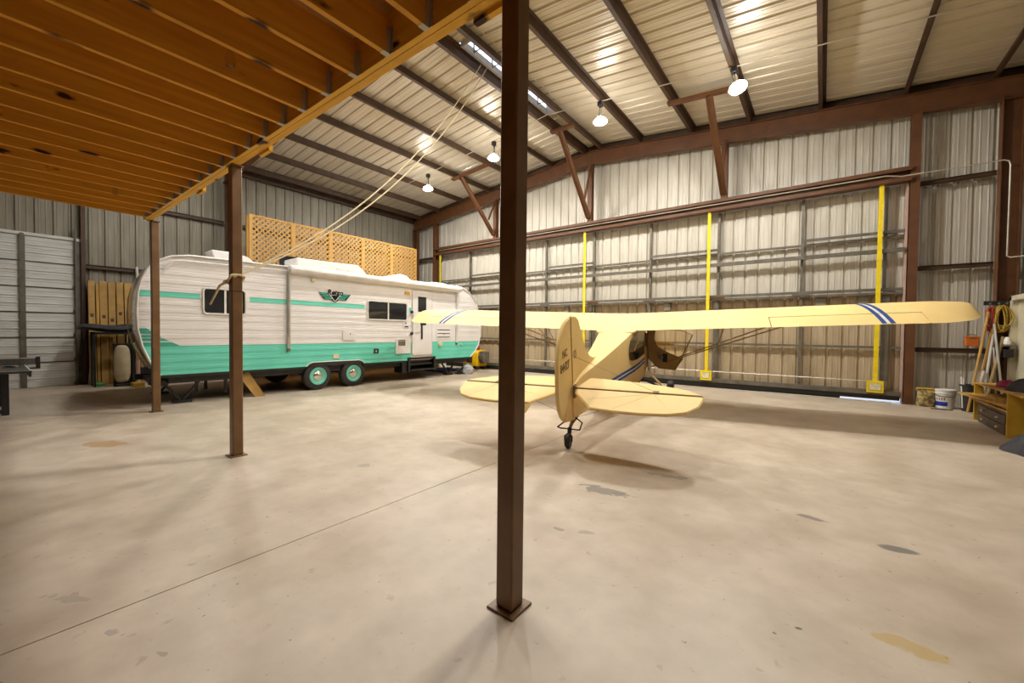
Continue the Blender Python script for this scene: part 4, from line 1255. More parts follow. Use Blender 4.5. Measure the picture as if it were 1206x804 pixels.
# fuselage: rings with rounded box sections
def ring(x, hw, zt, zb, crown=0.02, r=0.07):
    r = min(r, hw * 0.8, (zt - zb) * 0.3)
    half = [(0.0, zt + crown), (hw * 0.55, zt + crown * 0.6), (hw * 0.97, zt), (hw + 0.004, zt - r * 0.45), (hw + 0.01, (zt + zb) / 2), (hw, zb + r), (hw - r * 0.5, zb + r * 0.2), (hw * 0.5, zb - 0.01), (0.0, zb - 0.015)]
    return [Vector((x, -y, z)) for y, z in half] + [Vector((x, y, z)) for y, z in half[-2:0:-1]]
ST = [(0.0, 0.030, 0.02, -0.41), (0.35, 0.060, 0.075, -0.45), (0.8, 0.105, 0.09, -0.52), (1.3, 0.150, 0.10, -0.60), (2.0, 0.215, 0.135, -0.72), (2.6, 0.275, 0.175, -0.82),
      (3.15, 0.330, 0.225, -0.91), (3.6, 0.352, 0.26, -0.97), (4.38, 0.365, 0.285, -1.04), (4.72, 0.365, 0.29, -1.07), (5.05, 0.362, 0.06, -1.07)]
rings = [ring(*s) for s in ST]
n = len(rings[0])
fus = MB()
fus.v = [v for g in rings for v in g]
for i in range(len(rings) - 1):
    for k in range(n):
        # leave the right door opening out of the skin: side faces of the last bay
        if i >= len(rings) - 3 and k in (2, 3, 4):
            continue
        fus.f.append((i * n + k, i * n + (k + 1) % n, (i + 1) * n + (k + 1) % n, (i + 1) * n + k))
fus.f.append(tuple(range(n - 1, -1, -1)))
part('fuselage', fus, 'plane', ap, angle=32)
# nose: boot cowl and engine cowl
NS = [(5.05, 0.362, -0.12, -1.07), (5.2, 0.36, -0.13, -1.06), (5.45, 0.34, -0.17, -1.02), (5.75, 0.30, -0.22, -0.94), (5.88, 0.22, -0.30, -0.85)]
part('cowling', MB().loft([ring(*s, crown=0.05, r=0.14) for s in NS]), 'plane', ap, angle=50)
part('windshield', MB().prism([(4.74, -0.34, 0.315), (4.74, 0.34, 0.315), (5.20, 0.33, -0.10), (5.20, -0.33, -0.10)], (0.02, 0, 0.02)), 'glass', ap)
part('spinner', MB().lathe((5.88, 0, -0.56), [(0.11, 0), (0.11, 0.05), (0.08, 0.13), (0.02, 0.20), (0.001, 0.205)], (1, 0, 0), 16), 'plane', ap)
for s in (-1, 1):
    bl = []
    for (d, c, tw) in ((0.05, 0.07, 0.9), (0.25, 0.12, 0.6), (0.55, 0.12, 0.4), (0.80, 0.08, 0.25), (0.90, 0.03, 0.2)):
        bl.append([Vector((5.95 + math.sin(tw) * q * c + e * 0.012, s * d, -0.56 + math.cos(tw) * q * c * s)) for q, e in ((-0.5, 0), (0, 1), (0.5, 0), (0, -1))])
    part('propeller_blade', MB().loft(bl), 'plank', ap)
# cabin interior seen through the door
part('cabin_floor', MB().box((3.7, -0.33, -1.00), (5.03, 0.33, -0.96)), 'cabin', ap)
part('cabin_bulkhead', MB().box((3.66, -0.33, -0.96), (3.70, 0.33, 0.22)), 'cabin', ap)
part('seat', MB().box((3.75, -0.28, -0.70), (4.35, 0.28, -0.58)).prism([(3.75, -0.28, -0.6), (3.87, -0.28, -0.6), (3.80, -0.28, 0.0), (3.72, -0.28, 0.0)], (0, 0.56, 0)), 'cabin', ap, 0.03)
part('instrument_panel', MB().box((5.00, -0.33, -0.45), (5.04, 0.33, -0.12)), 'cabin', ap)
# rear side windows
def d_window(s):
    y = s * 0.373
    pts = [(2.82, 0.10), (2.74, -0.02), (2.72, -0.14), (2.78, -0.26), (2.92, -0.30), (3.30, -0.36), (4.22, -0.44), (4.26, 0.19), (3.40, 0.17), (2.95, 0.14)]
    def hw(x):
        for (a, b) in zip(ST[:-1], ST[1:]):
            if a[0] <= x <= b[0]:
                return a[1] + (b[1] - a[1]) * (x - a[0]) / (b[0] - a[0])
        return 0.365
    o = [Vector((x, s * (hw(x) + 0.012), z)) for x, z in pts]
    part('rear_window', MB().prism(o, (0, s * 0.014, 0)), 'glass', ap, 0, 'dark D shaped rear cabin window')
    part('window_trim', MB().tube([p + Vector((0, s * 0.014, 0)) for p in o], 0.006, 6, closed=True), 'seam', ap)
d_window(-1)
d_window(1)
# door standing open on the right side, hinged at its front edge
DXP = 5.0
dp = [(-0.375, 0.0), (-0.538, -0.04), (-1.083, -0.05), (-1.326, -0.155), (-0.973, -0.975), (-0.604, -0.944), (-0.39, -0.72), (-0.37, -0.40)]
dgl = [(-0.538, -0.045), (-1.083, -0.05), (-1.326, -0.155), (-1.139, -0.713), (-0.86, -0.60), (-0.595, -0.44), (-0.52, -0.271)]
door = part('cabin_door', MB().prism([(DXP, y, z) for y, z in [dp[0]] + [dgl[0]] + [dgl[6], dgl[5], dgl[4], dgl[3]] + dp[4:]], (0.03, 0, 0)), 'doorskin', ap, 0, 'brown lined cabin door standing open')
part('door_frame', MB().tube([(DXP + 0.005, y, z) for y, z in dp], 0.013, 6, closed=True), 'seam', door)
part('door_window', MB().prism([(DXP + 0.008, y, z) for y, z in dgl], (0.006, 0, 0)), 'doorglass', door)
part('door_sill', MB().tube([(DXP - 0.005, y, z) for y, z in dgl[3:]], 0.014, 6), 'doorskin', door)
part('door_handle', MB().lathe((DXP, -0.66, -0.68), [(0.05, 0), (0.055, -0.012), (0.035, -0.025), (0.01, -0.03)], (1, 0, 0), 14).bar((DXP - 0.03, -0.64, -0.66), (DXP - 0.03, -0.58, -0.56), 0.02, 0.02), 'galv', door)
part('door_pocket', MB().box((DXP - 0.010, -0.80, -0.80), (DXP, -0.70, -0.60)), 'cabin', door)
part('door_post', MB().tube([(4.38, -0.37, 0.26), (4.38, -0.376, -1.0)], 0.012, 6), 'plane', ap)
part('door_post', MB().tube([(4.72, -0.368, 0.28), (5.05, -0.365, 0.05), (5.05, -0.37, -1.0)], 0.010, 6), 'cabin', ap)
# side stripes
def side_stripe(s, dz, h, m):
    xs = [1.45, 2.0, 2.6, 3.15, 3.6, 4.36]
    def q(x):
        for (a, b) in zip(ST[:-1], ST[1:]):
            if a[0] <= x <= b[0] + 1e-6:
                return a[1] + (b[1] - a[1]) * (x - a[0]) / (b[0] - a[0])
    zc = lambda x: -0.36 - (x - 1.5) * 0.088
    mb = MB()
    vs = []
    for x in xs:
        y = s * (q(x) + 0.0135)
        vs += [(x, y, zc(x) + dz - h / 2), (x, y, zc(x) + dz + h / 2)]
    mb.add(vs, [(2 * i, 2 * i + 2, 2 * i + 3, 2 * i + 1) for i in range(len(xs) - 1)])
    part('side_stripe', mb, m, ap)
for s in (-1, 1):
    side_stripe(s, 0.035, 0.045, 'blue')
    side_stripe(s, 0.0, 0.022, 'white')
    side_stripe(s, -0.035, 0.045, 'blue')

# wing: thick rounded section, washed a little, tips rounded in plan
WX, WC, WZ, DIH = 3.15, 1.53, 0.222, 0.0345
SEC = [(0.0, 0.0), (0.08, 0.028), (0.2, 0.066), (0.35, 0.098), (0.5, 0.117), (0.65, 0.122), (0.8, 0.107), (0.9, 0.082), (0.96, 0.055), (1.0, 0.012),
       (0.985, -0.014), (0.9, -0.024), (0.7, -0.026), (0.4, -0.018), (0.15, -0.010)]
INC = 0.02
def w_te(y):
    a = abs(y)
    return 0.0 if a < 4.62 else 1.12 * (1 - math.sqrt(max(0, 1 - ((a - 4.62) / 0.80) ** 2)))
def w_le(y):
    a = abs(y)
    return 0.0 if a < 4.72 else 0.27 * (1 - math.sqrt(max(0, 1 - ((a - 4.72) / 0.70) ** 2)))
def wing_pt(y, u, v, cut=None):
    te, le = WX + w_te(y), WX + WC - w_le(y)
    c = le - te
    x = te + c * u
    th = c / WC
    return Vector((x, y, WZ + DIH * abs(y) + INC * (x - WX) + v * WC * (0.5 + 0.5 * th) * 0.98))
def wing_top(x, y):
    te, le = WX + w_te(y), WX + WC - w_le(y)
    u = max(0, min(1, (x - te) / (le - te)))
    for a, b in zip(SEC[:9], SEC[1:10]):
        if a[0] <= u <= b[0]:
            v = a[1] + (b[1] - a[1]) * (u - a[0]) / (b[0] - a[0])
            return wing_pt(y, u, v)
AU = 0.235                 # aileron hinge at this part of the chord
def sec_cut():
    # wing section ahead of the aileron
    def vt(u, a, b): return a[1] + (b[1] - a[1]) * (u - a[0]) / (b[0] - a[0])
    return [(AU, vt(AU, SEC[2], SEC[3]))] + SEC[3:14] + [(AU, -0.0125)]
def sec_ail():
    return [(0.0, 0.0), (0.08, 0.028), (0.2, 0.066), (AU - 0.006, 0.074), (AU - 0.006, -0.0125), (0.15, -0.010)]
A0, A1 = 2.55, 4.55
def wing_half(s, name, label):
    # inboard, aileron bay and tip are lofted from the same section and share one skin
    mb = MB()
    ys = [0.0, 0.36, 0.9, 1.6, 2.2, A0]
    mb.loft([[wing_pt(s * y, u, v) for u, v in SEC] for y in ys])
    ys = [A0 + 0.001, 3.2, 3.9, A1 - 0.001]
    mb.loft([[wing_pt(s * y, u, v) for u, v in sec_cut()] for y in ys])
    ys = [A1, 4.7, 4.85, 5.0, 5.12, 5.22, 5.30, 5.36, 5.395, 5.41]
    mb.loft([[wing_pt(s * y, u, v) for u, v in SEC] for y in ys])
    return part(name, mb, 'plane', ap, 0, label, None, 40)
for s, lb in ((1, 'left wing'), (-1, 'right wing')):
    w = wing_half(s, 'wing', lb)
    part('aileron', MB().loft([[wing_pt(s * y, u, v) + Vector((0, 0, 0)) for u, v in sec_ail()] for y in (A0 + 0.012, 3.2, 3.9, A1 - 0.012)]), 'plane', w, angle=40)
    part('aileron_gap', MB().tube([wing_pt(s * A0, 0.005, 0.006), wing_pt(s * A0, 0.1, 0.038), wing_pt(s * A0, AU, 0.078)], 0.006, 5).tube([wing_pt(s * y, AU - 0.003, 0.0745) for y in (A0, 3.2, 3.9, A1)], 0.006, 5), 'seam', w)
    # tip stripes wrap the upper surface front to back
    for (dy, hw_, m) in ((0.0, 0.030, 'blue'), (0.052, 0.018, 'white'), (0.104, 0.030, 'blue')):
        vs = []
        N_ = 14
        for i in range(N_ + 1):
            u = 0.01 + 0.95 * i / N_
            x = WX + WC * u
            yy = 4.02 + dy - 0.10 * u
            for e in (-hw_, hw_):
                p = wing_top(x, s * (yy + e))
                vs.append(p + Vector((-0.001, 0, 0.005)))
        part('wing_stripe', MB().add(vs, [(2 * i, 2 * i + 1, 2 * i + 3, 2 * i + 2) for i in range(N_)]), m, w)
# root fairing between the wing trailing edge and the deck
part('root_fairing', MB().prism([(3.0, -0.33, 0.20), (3.3, -0.46, 0.245), (4.6, -0.40, 0.28), (4.6, 0.40, 0.28), (3.3, 0.46, 0.245), (3.0, 0.33, 0.20)], (0, 0, 0.03)), 'plane', ap)
# lift struts
for s in (-1, 1):
    low = Vector((5.36, s * 0.37, -1.02))
    f_ = wing_pt(s * 3.08, 0.78, -0.02)
    r_ = wing_pt(s * 2.95, 0.30, -0.012)
    part('lift_strut', MB().bar(low, f_, 0.05, 0.024), 'greytube', ap)
    part('lift_strut', MB().bar(low + Vector((-0.05, 0, 0)), r_, 0.042, 0.022), 'greytube', ap)
    part('jury_strut', MB().tube([low.lerp(f_, 0.55), wing_pt(s * 1.9, 0.72, -0.02)], 0.009, 6).tube([low.lerp(r_, 0.55), wing_pt(s * 1.9, 0.36, -0.015)], 0.009, 6).tube([low.lerp(r_, 0.55), low.lerp(f_, 0.55)], 0.008, 6), 'greytube', ap)
# main landing gear
AX = 4.62
WR = 0.205
def gear(s):
    zc = None
    # axle height so that the wheel rests on the floor
    for it in range(200):
        z = -1.0 - it * 0.005
        w = ploc + BX * (AX - PB.x) + BY * (s * 0.90 - PB.y) + BZ * (z - PB.z)
        if w.z <= WR * 1.0:
            zc = z
            break
    c = Vector((AX, s * 0.90, zc))
    inner = c - Vector((0, s * 0.10, 0))
    part('gear_leg', MB().tube([(5.05, s * 0.36, -1.06), inner], 0.024, 8), 'plane', ap)
    part('gear_leg', MB().tube([(4.25, s * 0.36, -1.03), inner], 0.022, 8), 'blackpaint', ap)
    part('gear_shock', MB().tube([(4.70, s * 0.10, -1.08), inner], [0.03, 0.02], 8), 'blackpaint', ap)
    t = part('main_tire', MB().lathe(c, [(0.10, -0.06), (0.17, -0.072), (0.198, -0.05), (WR, -0.02), (WR, 0.02), (0.198, 0.05), (0.17, 0.072), (0.10, 0.06)], (0, 1, 0), 24), 'black', ap)
    part('wheel_hub', MB().lathe(c, [(0.105, -0.058), (0.10, -0.065), (0.03, -0.075), (0.03, 0.075), (0.10, 0.065), (0.105, 0.058)], (0, 1, 0), 20), 'plane', t)
gear(-1)
gear(1)
# tail surfaces
def plate(poly, t=0.03):
    """flat surface in the body x-y plane with a rounded, thinned edge"""
    n_ = len(poly)
    cx_ = sum(p[0] for p in poly) / n_
    cy_2 = sum(p[1] for p in poly) / n_
    def inset(k, z): return [Vector((cx_ + (p[0] - cx_) * k, cy_2 + (p[1] - cy_2) * k, z)) for p in poly]
    return inset, n_
def surf(poly, t=0.018, fn=None):
    n_ = len(poly)
    cx_ = sum(p[0] for p in poly) / n_
    cy_2 = sum(p[1] for p in poly) / n_
    ins = lambda k, z: [Vector((cx_ + (p[0] - cx_) * k, cy_2 + (p[1] - cy_2) * k, z)) for p in poly]
    rr = [ins(0.97, -t), ins(1.0, -t * 0.3), ins(1.0, t * 0.3), ins(0.97, t)]
    if fn:
        rr = [[fn(p) for p in g] for g in rr]
    return MB().loft(rr)
DROOP = math.radians(6.5)
def drooped(p):
    q = p.x - 0.0
    return Vector((q * math.cos(DROOP), p.y, p.z + q * math.sin(DROOP)))
for s in (-1, 1):
    stab = [(0.012, s * 0.06), (0.10, s * 0.075), (0.47, s * 0.13), (0.46, s * 0.3), (0.40, s * 0.7), (0.31, s * 1.05), (0.22, s * 1.28), (0.12, s * 1.42), (0.012, s * 1.515)]
    part('stabilizer', surf(stab, 0.022), 'plane', ap, 0, None, None, 12)
    elev = [(-0.012, s * 0.075), (-0.13, s * 0.10), (-0.50, s * 0.36), (-0.53, s * 0.6), (-0.53, s * 0.9), (-0.50, s * 1.18), (-0.42, s * 1.36), (-0.27, s * 1.47), (-0.12, s * 1.51), (-0.012, s * 1.515)]
    el = part('elevator', surf(elev, 0.016, drooped), 'plane', ap, 0, None, None, 12)
    part('hinge_line', MB().tube([(0.0, s * 0.07, 0.018), (0.0, s * 1.50, 0.012)], 0.008, 5), 'seam', el)
    part('elevator_rib', MB().tube([drooped(Vector((-0.03, s * 0.98, 0.016))), drooped(Vector((-0.50, s * 0.60, 0.014)))], 0.003, 4).tube([drooped(Vector((-0.03, s * 1.0, 0.016))), drooped(Vector((-0.46, s * 1.22, 0.014)))], 0.003, 4).tube([drooped(Vector((-0.03, s * 0.98, 0.016))), drooped(Vector((-0.3, s * 0.28, 0.014)))], 0.003, 4), 'plane', el)
    # brace wires and their fittings
    part('brace_wire', MB().tube([(0.02, s * 1.02, 0.02), (0.05, s * 0.02, 0.42)], 0.0022, 5).tube([(0.02, s * 1.02, -0.02), (0.15, s * 0.05, -0.42)], 0.0022, 5), 'galv', ap)
    part('wire_fitting', MB().box((-0.02, s * 0.99, 0.012), (0.06, s * 1.05, 0.03)), 'seam', ap)
# trim tab hanging below the left elevator
e0 = drooped(Vector((-0.53, 0, 0)))
ta = math.radians(52)
part('trim_tab', MB().prism([(e0.x + 0.03, 0.33, e0.z), (e0.x + 0.01, 0.72, e0.z), (e0.x + 0.01 - 0.12 * math.cos(ta), 0.72, e0.z - 0.12 * math.sin(ta)), (e0.x + 0.03 - 0.12 * math.cos(ta), 0.38, e0.z - 0.12 * math.sin(ta))], (0.006, 0, 0.008)), 'plane', ap)
part('elevator_horn', MB().box((-0.06, 0.05, -0.10), (0.02, 0.075, 0.06)).box((-0.06, -0.075, -0.10), (0.02, -0.05, 0.06)), 'seam', ap)
# fin and rudder in the x-z plane
def vsurf(poly, t):
    n_ = len(poly)
    cx_ = sum(p[0] for p in poly) / n_
    cz_ = sum(p[1] for p in poly) / n_
    ins = lambda k, y: [Vector((cx_ + (p[0] - cx_) * k, y, cz_ + (p[1] - cz_) * k)) for p in poly]
    return MB().loft([ins(0.97, -t), ins(1.0, -t * 0.3), ins(1.0, t * 0.3), ins(0.97, t)])
fin = [(0.045, -0.02), (0.045, 0.62), (0.05, 0.905), (0.16, 0.905), (0.27, 0.88), (0.37, 0.83), (0.44, 0.74), (0.54, 0.58), (0.72, 0.36), (0.92, 0.22), (1.2, 0.125), (1.5, 0.105), (1.3, 0.04)]
part('fin', vsurf(fin, 0.024), 'plane', ap, 0, None, None, 15)
rud = [(0.03, 0.905), (-0.04, 0.895), (-0.12, 0.885), (-0.20, 0.855), (-0.27, 0.815), (-0.34, 0.755), (-0.40, 0.68), (-0.45, 0.58), (-0.49, 0.44), (-0.515, 0.28), (-0.525, 0.1), (-0.52, -0.03), (-0.48, -0.15), (-0.41, -0.255), (-0.29, -0.34), (-0.03, -0.415), (0.03, -0.41)]
ru = part('rudder', vsurf(rud, 0.022), 'plane', ap, 0, None, None, 15)
part('hinge_gap', MB().tube([(0.037, 0, 0.64), (0.037, 0, -0.40)], 0.027, 6).tube([(0.02, -0.024, 0.62), (0.045, -0.024, 0.925)], 0.004, 5), 'seam', ru)
part('rudder_seam', MB().tube([(-0.30, -0.024, -0.33), (0.02, -0.024, -0.03)], 0.003, 4), 'plane', ru)
# registration on the right face of the rudder: reads from the trailing edge towards the nose
TXP = lambda x, y, z: Matrix(((1, 0, 0, x), (0, 0, -1, y), (0, 1, 0, z), (0, 0, 0, 1)))
lettering('NC', 0.13, 'registration', 'seam', ru, TXP(-0.24, -0.0245, 0.50), 0.0, 0.002)
lettering('84427', 0.145, 'registration', 'seam', ru, TXP(-0.255, -0.0245, 0.345), 0.0, 0.003)
lettering('NC', 0.13, 'registration', 'seam', ru, Matrix(((-1, 0, 0, -0.24), (0, 0, 1, 0.0245), (0, 1, 0, 0.50), (0, 0, 0, 1))), 0.0, 0.002)
lettering('84427', 0.145, 'registration', 'seam', ru, Matrix(((-1, 0, 0, -0.255), (0, 0, 1, 0.0245), (0, 1, 0, 0.345), (0, 0, 0, 1))), 0.0, 0.003)
# small winged mark on the fin
mk = MB().tube([(0.17 + 0.045 * math.cos(a), -0.0255, 0.41 + 0.05 * math.sin(a)) for a in [2 * math.pi * k / 14 for k in range(14)]], 0.004, 5, closed=True)
for k in range(4):
    mk.tube([(0.10, -0.0255, 0.40 + k * 0.018), (0.24, -0.0255, 0.37 + k * 0.03)], 0.0035, 4)
part('fin_mark', mk, 'greytube', ap)
# tail wheel assembly
tw = Vector((-0.161, 0, 0))
zt_ = None
for it in range(200):
    z = -0.5 - it * 0.002
    w = ploc + BX * (-0.161 - PB.x) + BZ * (z - PB.z)
    if w.z <= 0.088:
        zt_ = z
        break
part('tail_spring', MB().tube([(0.25, 0, -0.44), (0.0, 0, -0.455), (-0.08, 0, -0.50)], [0.03, 0.026, 0.02], 8), 'seam', ap)
part('tail_fork', MB().tube([(-0.08, 0, -0.48), (-0.10, 0, -0.545)], 0.028, 8).tube([(-0.10, 0.0, -0.54), (-0.15, 0.045, -0.57), (-0.161, 0.045, zt_)], 0.012, 6).tube([(-0.10, 0.0, -0.54), (-0.15, -0.045, -0.57), (-0.161, -0.045, zt_)], 0.012, 6), 'blackpaint', ap)
part('steering_arm', MB().tube([(-0.085, -0.13, -0.50), (-0.085, 0.13, -0.50)], 0.009, 6).tube([(-0.085, -0.13, -0.50), (-0.04, -0.15, -0.42), (0.02, -0.05, -0.38)], 0.010, 6).tube([(-0.085, 0.13, -0.50), (-0.20, 0.12, -0.44), (-0.16, 0.03, -0.37)], 0.010, 6), 'blackpaint', ap)
tt = part('tail_tire', MB().lathe((-0.161, 0, zt_), [(0.04, -0.026), (0.075, -0.03), (0.088, -0.014), (0.088, 0.014), (0.075, 0.03), (0.04, 0.026)], (0, 1, 0), 18), 'black', ap)
part('tail_hub', MB().lathe((-0.161, 0, zt_), [(0.042, -0.028), (0.02, -0.034), (0.02, 0.034), (0.042, 0.028)], (0, 1, 0), 14), 'galv', tt)

# ------------------------------------------------------------------ left side: table, cartons, covers
tb = thing('game_table', 'black table tennis table with a low net at the left edge', 'table', (-11.13, -0.31, 0))
ty0, ty1, tx0, tx1 = -1.075, 0.45, -12.50, -9.76
for (a, b) in ((tx0, -11.14), (-11.12, tx1)):
    part('tabletop', MB().box((a, ty0, 0.725), (b, ty1, 0.76)), 'tabletop', tb, 0.004)
    part('apron', MB().box((a + 0.02, ty1 - 0.03, 0.665), (b - 0.02, ty1 - 0.005, 0.725)).box((a + 0.02, ty0 + 0.005, 0.665), (b - 0.02, ty0 + 0.03, 0.725)), 'blackpaint', tb)
for (y0_, y1_) in ((ty0, ty0 + 0.02), (ty1 - 0.02, ty1)):
    part('edge_line', MB().box((tx0, y0_, 0.76), (tx1, y1_, 0.7612)), 'white', tb)
part('edge_line', MB().box((tx1 - 0.02, ty0, 0.76), (tx1, ty1, 0.7613)), 'white', tb)
for x in (-10.55, -11.75):
    part('leg', MB().box((x - 0.05, 0.16, 0), (x + 0.05, 0.24, 0.665)), 'blackpaint', tb, 0.004)
    part('leg', MB().box((x - 0.05, -0.90, 0), (x + 0.05, -0.82, 0.665)), 'blackpaint', tb, 0.004)
    part('foot_bar', MB().box((x - 0.045, -0.82, 0.03), (x + 0.045, 0.16, 0.09)), 'blackpaint', tb)
nt_ = thing('table_net', 'low dark net clamped across the black table tennis table', 'net', (-11.13, -0.31, 0.76))
part('net_mesh', MB().box((-11.133, ty0 - 0.12, 0.775), (-11.127, ty1 + 0.12, 0.885)), pm('grey net', (0.22, 0.22, 0.21), (0.12, 0.12, 0.12), 40, 0.7), nt_)
part('net_tape', MB().box((-11.137, ty0 - 0.12, 0.885), (-11.123, ty1 + 0.12, 0.90)), 'white', nt_)
for y in (ty0 - 0.13, ty1 + 0.13):
    part('net_post', MB().box((-11.16, y - 0.02, 0.70), (-11.10, y + 0.03, 0.915)), 'blackpaint', nt_, 0.004)
    part('clamp', MB().box((-11.15, min(y, y - 0.13 if y > 0 else y + 0.13), 0.70), (-11.11, max(y, y - 0.13 if y > 0 else y + 0.13), 0.724)), 'blackpaint', nt_)
pdl = thing('table_paddle', 'orange paddle lying on the black table by its net', 'paddle', (-10.6, 0.05, 0.762))
part('blade', MB().lathe((-10.55, 0.10, 0.7625), [(0.06, 0), (0.08, 0.003), (0.08, 0.012), (0.06, 0.015)], (0, 0, 1), 18), 'orange', pdl)
part('handle', MB().bar((-10.62, 0.08, 0.774), (-10.74, 0.03, 0.774), 0.03, 0.02), 'plank', pdl)
pd2 = thing('table_paddle', 'dark paddle lying on the black table beside the orange one', 'paddle', (-11.0, 0.28, 0.762))
part('blade', MB().lathe((-10.90, 0.28, 0.7625), [(0.06, 0), (0.08, 0.003), (0.08, 0.012), (0.06, 0.015)], (0, 0, 1), 18), 'blackpaint', pd2)
part('handle', MB().bar((-10.83, 0.30, 0.774), (-10.71, 0.33, 0.774), 0.03, 0.02), 'ivory', pd2)

# long cartons and planks leaning on the left wall
CART = [(1.665, 0.115, 2.63, 'cardboard', 'leftmost tall tan carton leaning on the left wall beside the roll-up door'),
        (1.768, 0.055, 2.55, 'plank', 'narrow dark plank between the two leftmost tall tan cartons'),
        (1.885, 0.14, 2.64, 'cardboard', 'second tall tan carton from the roll-up door, on the left wall'),
        (2.03, 0.13, 2.62, 'cardboard', 'third tall tan carton from the roll-up door, on the left wall'),
        (2.185, 0.13, 2.64, 'cardboard', 'fourth tall tan carton from the roll-up door, on the left wall'),
        (2.36, 0.16, 2.63, 'cardboard', 'wide tall tan carton nearest the trailer rear on the left wall'),
        (2.53, 0.13, 2.60, 'cardboard', 'tall tan carton half hidden behind the trailer rear')]
for i, (y, w, h, m, lb) in enumerate(CART):
    lean = 0.16
    k = 0.008 * math.sin(i * 2.3)
    t = thing('tall_carton', lb, 'carton' if m == 'cardboard' else 'plank', (XL + 0.40, y, 0), 'tall pieces leaning on the left wall')
    xb_, xt_ = XL + 0.42 - 0.02 * (i % 2), XL + 0.21
    part('board', MB().prism([(xb_, y - w / 2, 0), (xb_ + 0.09, y - w / 2, 0), (xt_ + 0.09, y - w / 2 + k, h), (xt_, y - w / 2 + k, h)], (0, w, 0)), m, t, 0.004)
    if m == 'cardboard':
        zc = 1.75 + 0.12 * math.sin(i * 1.7)
        f_ = zc / h
        xx = xb_ + (xt_ - xb_) * f_ + 0.092
        yy = y + k * f_
        part('printed_mark', MB().box((xx - 0.006, yy - 0.03, zc - 0.05), (xx + 0.001, yy + 0.03, zc + 0.05)), 'drawer', t)
solo('white_pipe', MB().tube([(XL + 0.30, 2.55, 2.55), (XL + 0.16, 2.55, 3.1)], 0.03, 8), 'white', 'short white pipe standing above the cartons by the trailer rear', 'pipe')
# black padded cover on a rack, cream padded board below it
ck = thing('covered_rack', 'long black padded cover lying flat on a rack in front of the tan cartons', 'rack', (XL + 0.85, 1.9, 0))
rr = []
for i, y in enumerate((1.36, 1.42, 1.6, 1.85, 2.1, 2.28, 2.34)):
    zc = 1.43 + 0.03 * math.sin(i * 1.3)
    hh = (0.05, 0.075, 0.095, 0.105, 0.12, 0.13, 0.09)[i]
    rr.append([Vector((XL + 0.85 + 0.30 * math.cos(a), y, zc + hh * math.sin(a) * (1 if math.sin(a) > 0 else 0.8))) for a in [2 * math.pi * k / 10 for k in range(10)]])
part('cover', MB().loft(rr), 'darkcloth', ck, angle=60)
for y in (1.62, 2.24):
    part('leg', MB().box((XL + 0.62, y - 0.02, 0), (XL + 0.66, y + 0.02, 1.34)).box((XL + 1.04, y - 0.02, 0), (XL + 1.08, y + 0.02, 1.34)), 'blackpaint', ck)
for x in (0.62, 1.04):
    part('cross_bar', MB().box((XL + x, 1.60, 1.28), (XL + x + 0.04, 2.26, 1.33)), 'blackpaint', ck)
pb = thing('padded_board', 'cream oval padded board in a black frame standing under the black cover', 'board', (XL + 1.25, 2.09, 0))
ov = []
for k in range(20):
    a = 2 * math.pi * k / 20
    c_, s_ = math.cos(a), math.sin(a)
    ov.append((2.08 + 0.155 * math.copysign(abs(c_) ** 0.6, c_), 0.55 + 0.47 * math.copysign(abs(s_) ** 0.6, s_)))
part('pad', MB().loft([[Vector((XL + 1.20, y, z)) for y, z in ov], [Vector((XL + 1.26, 2.08 + (y - 2.08) * 0.97, 0.55 + (z - 0.55) * 0.98)) for y, z in ov], [Vector((XL + 1.29, 2.08 + (y - 2.08) * 0.8, 0.55 + (z - 0.55) * 0.88)) for y, z in ov]]), 'padcream', pb, angle=50)
part('frame', MB().box((XL + 1.12, 1.93, 0), (XL + 1.19, 2.30, 1.06)).box((XL + 1.12, 2.26, 0), (XL + 1.26, 2.32, 0.95)).box((XL + 1.08, 1.95, 0), (XL + 1.34, 2.30, 0.06)), 'blackpaint', pb, 0.01)
solo('green_tray', MB().box((XL + 0.75, 1.62, 0), (XL + 1.0, 1.80, 0.09)), 'greenstuff', 'small green tray on the floor below the tan cartons', 'tray', None, 0.02)
solo('pink_roll', MB().tube([(XL + 1.1, 2.39, 0.0), (XL + 1.05, 2.39, 0.62)], 0.05, 10), pm('pink roll', (0.62, 0.36, 0.33)), 'pink roll standing by the black frame behind the trailer rear', 'roll')
solo('leaning_rod', MB().tube([(XL + 0.32, 1.60, 0.0), (XL + 0.20, 1.68, 1.0)], 0.014, 6), 'silver', 'thin silver rod leaning in the corner between roll-up door and cartons', 'rod')
solo('wood_block', MB().box((XL + 1.4, 2.20, 0), (XL + 1.8, 2.40, 0.10)), 'yellowwood', 'short yellow timber on the floor by the trailer rear', 'timber', None, 0.005)

# ------------------------------------------------------------------ right side: sacks, bucket, bin, bench
bg_ = thing('feed_sack', 'crumpled yellow printed sack on the floor beside the brown door column', 'sack', (1.72, 11.86, 0))
rr = []
for j, (w, d, z) in enumerate(((0.13, 0.09, 0), (0.145, 0.11, 0.05), (0.14, 0.10, 0.16), (0.12, 0.075, 0.26), (0.135, 0.03, 0.34), (0.14, 0.02, 0.37))):
    rr.append([Vector((1.72 + w * (1 + 0.08 * math.sin(3 * a + j)) * math.cos(a), 11.84 + d * (1 + 0.1 * math.sin(4 * a + 2 * j)) * math.sin(a), z)) for a in [2 * math.pi * k / 14 for k in range(14)]])
part('sack', MB().loft(rr), 'bag', bg_, angle=25)
part('folded_top', MB().box((1.585, 11.80, 0.35), (1.86, 11.85, 0.385)), 'yellowwood', bg_, 0.01)
bk = thing('bucket', 'white plastic bucket with a blue band on the floor beside the yellow sack', 'bucket', (2.0, 11.82, 0))
bc = (2.0, 11.82, 0)
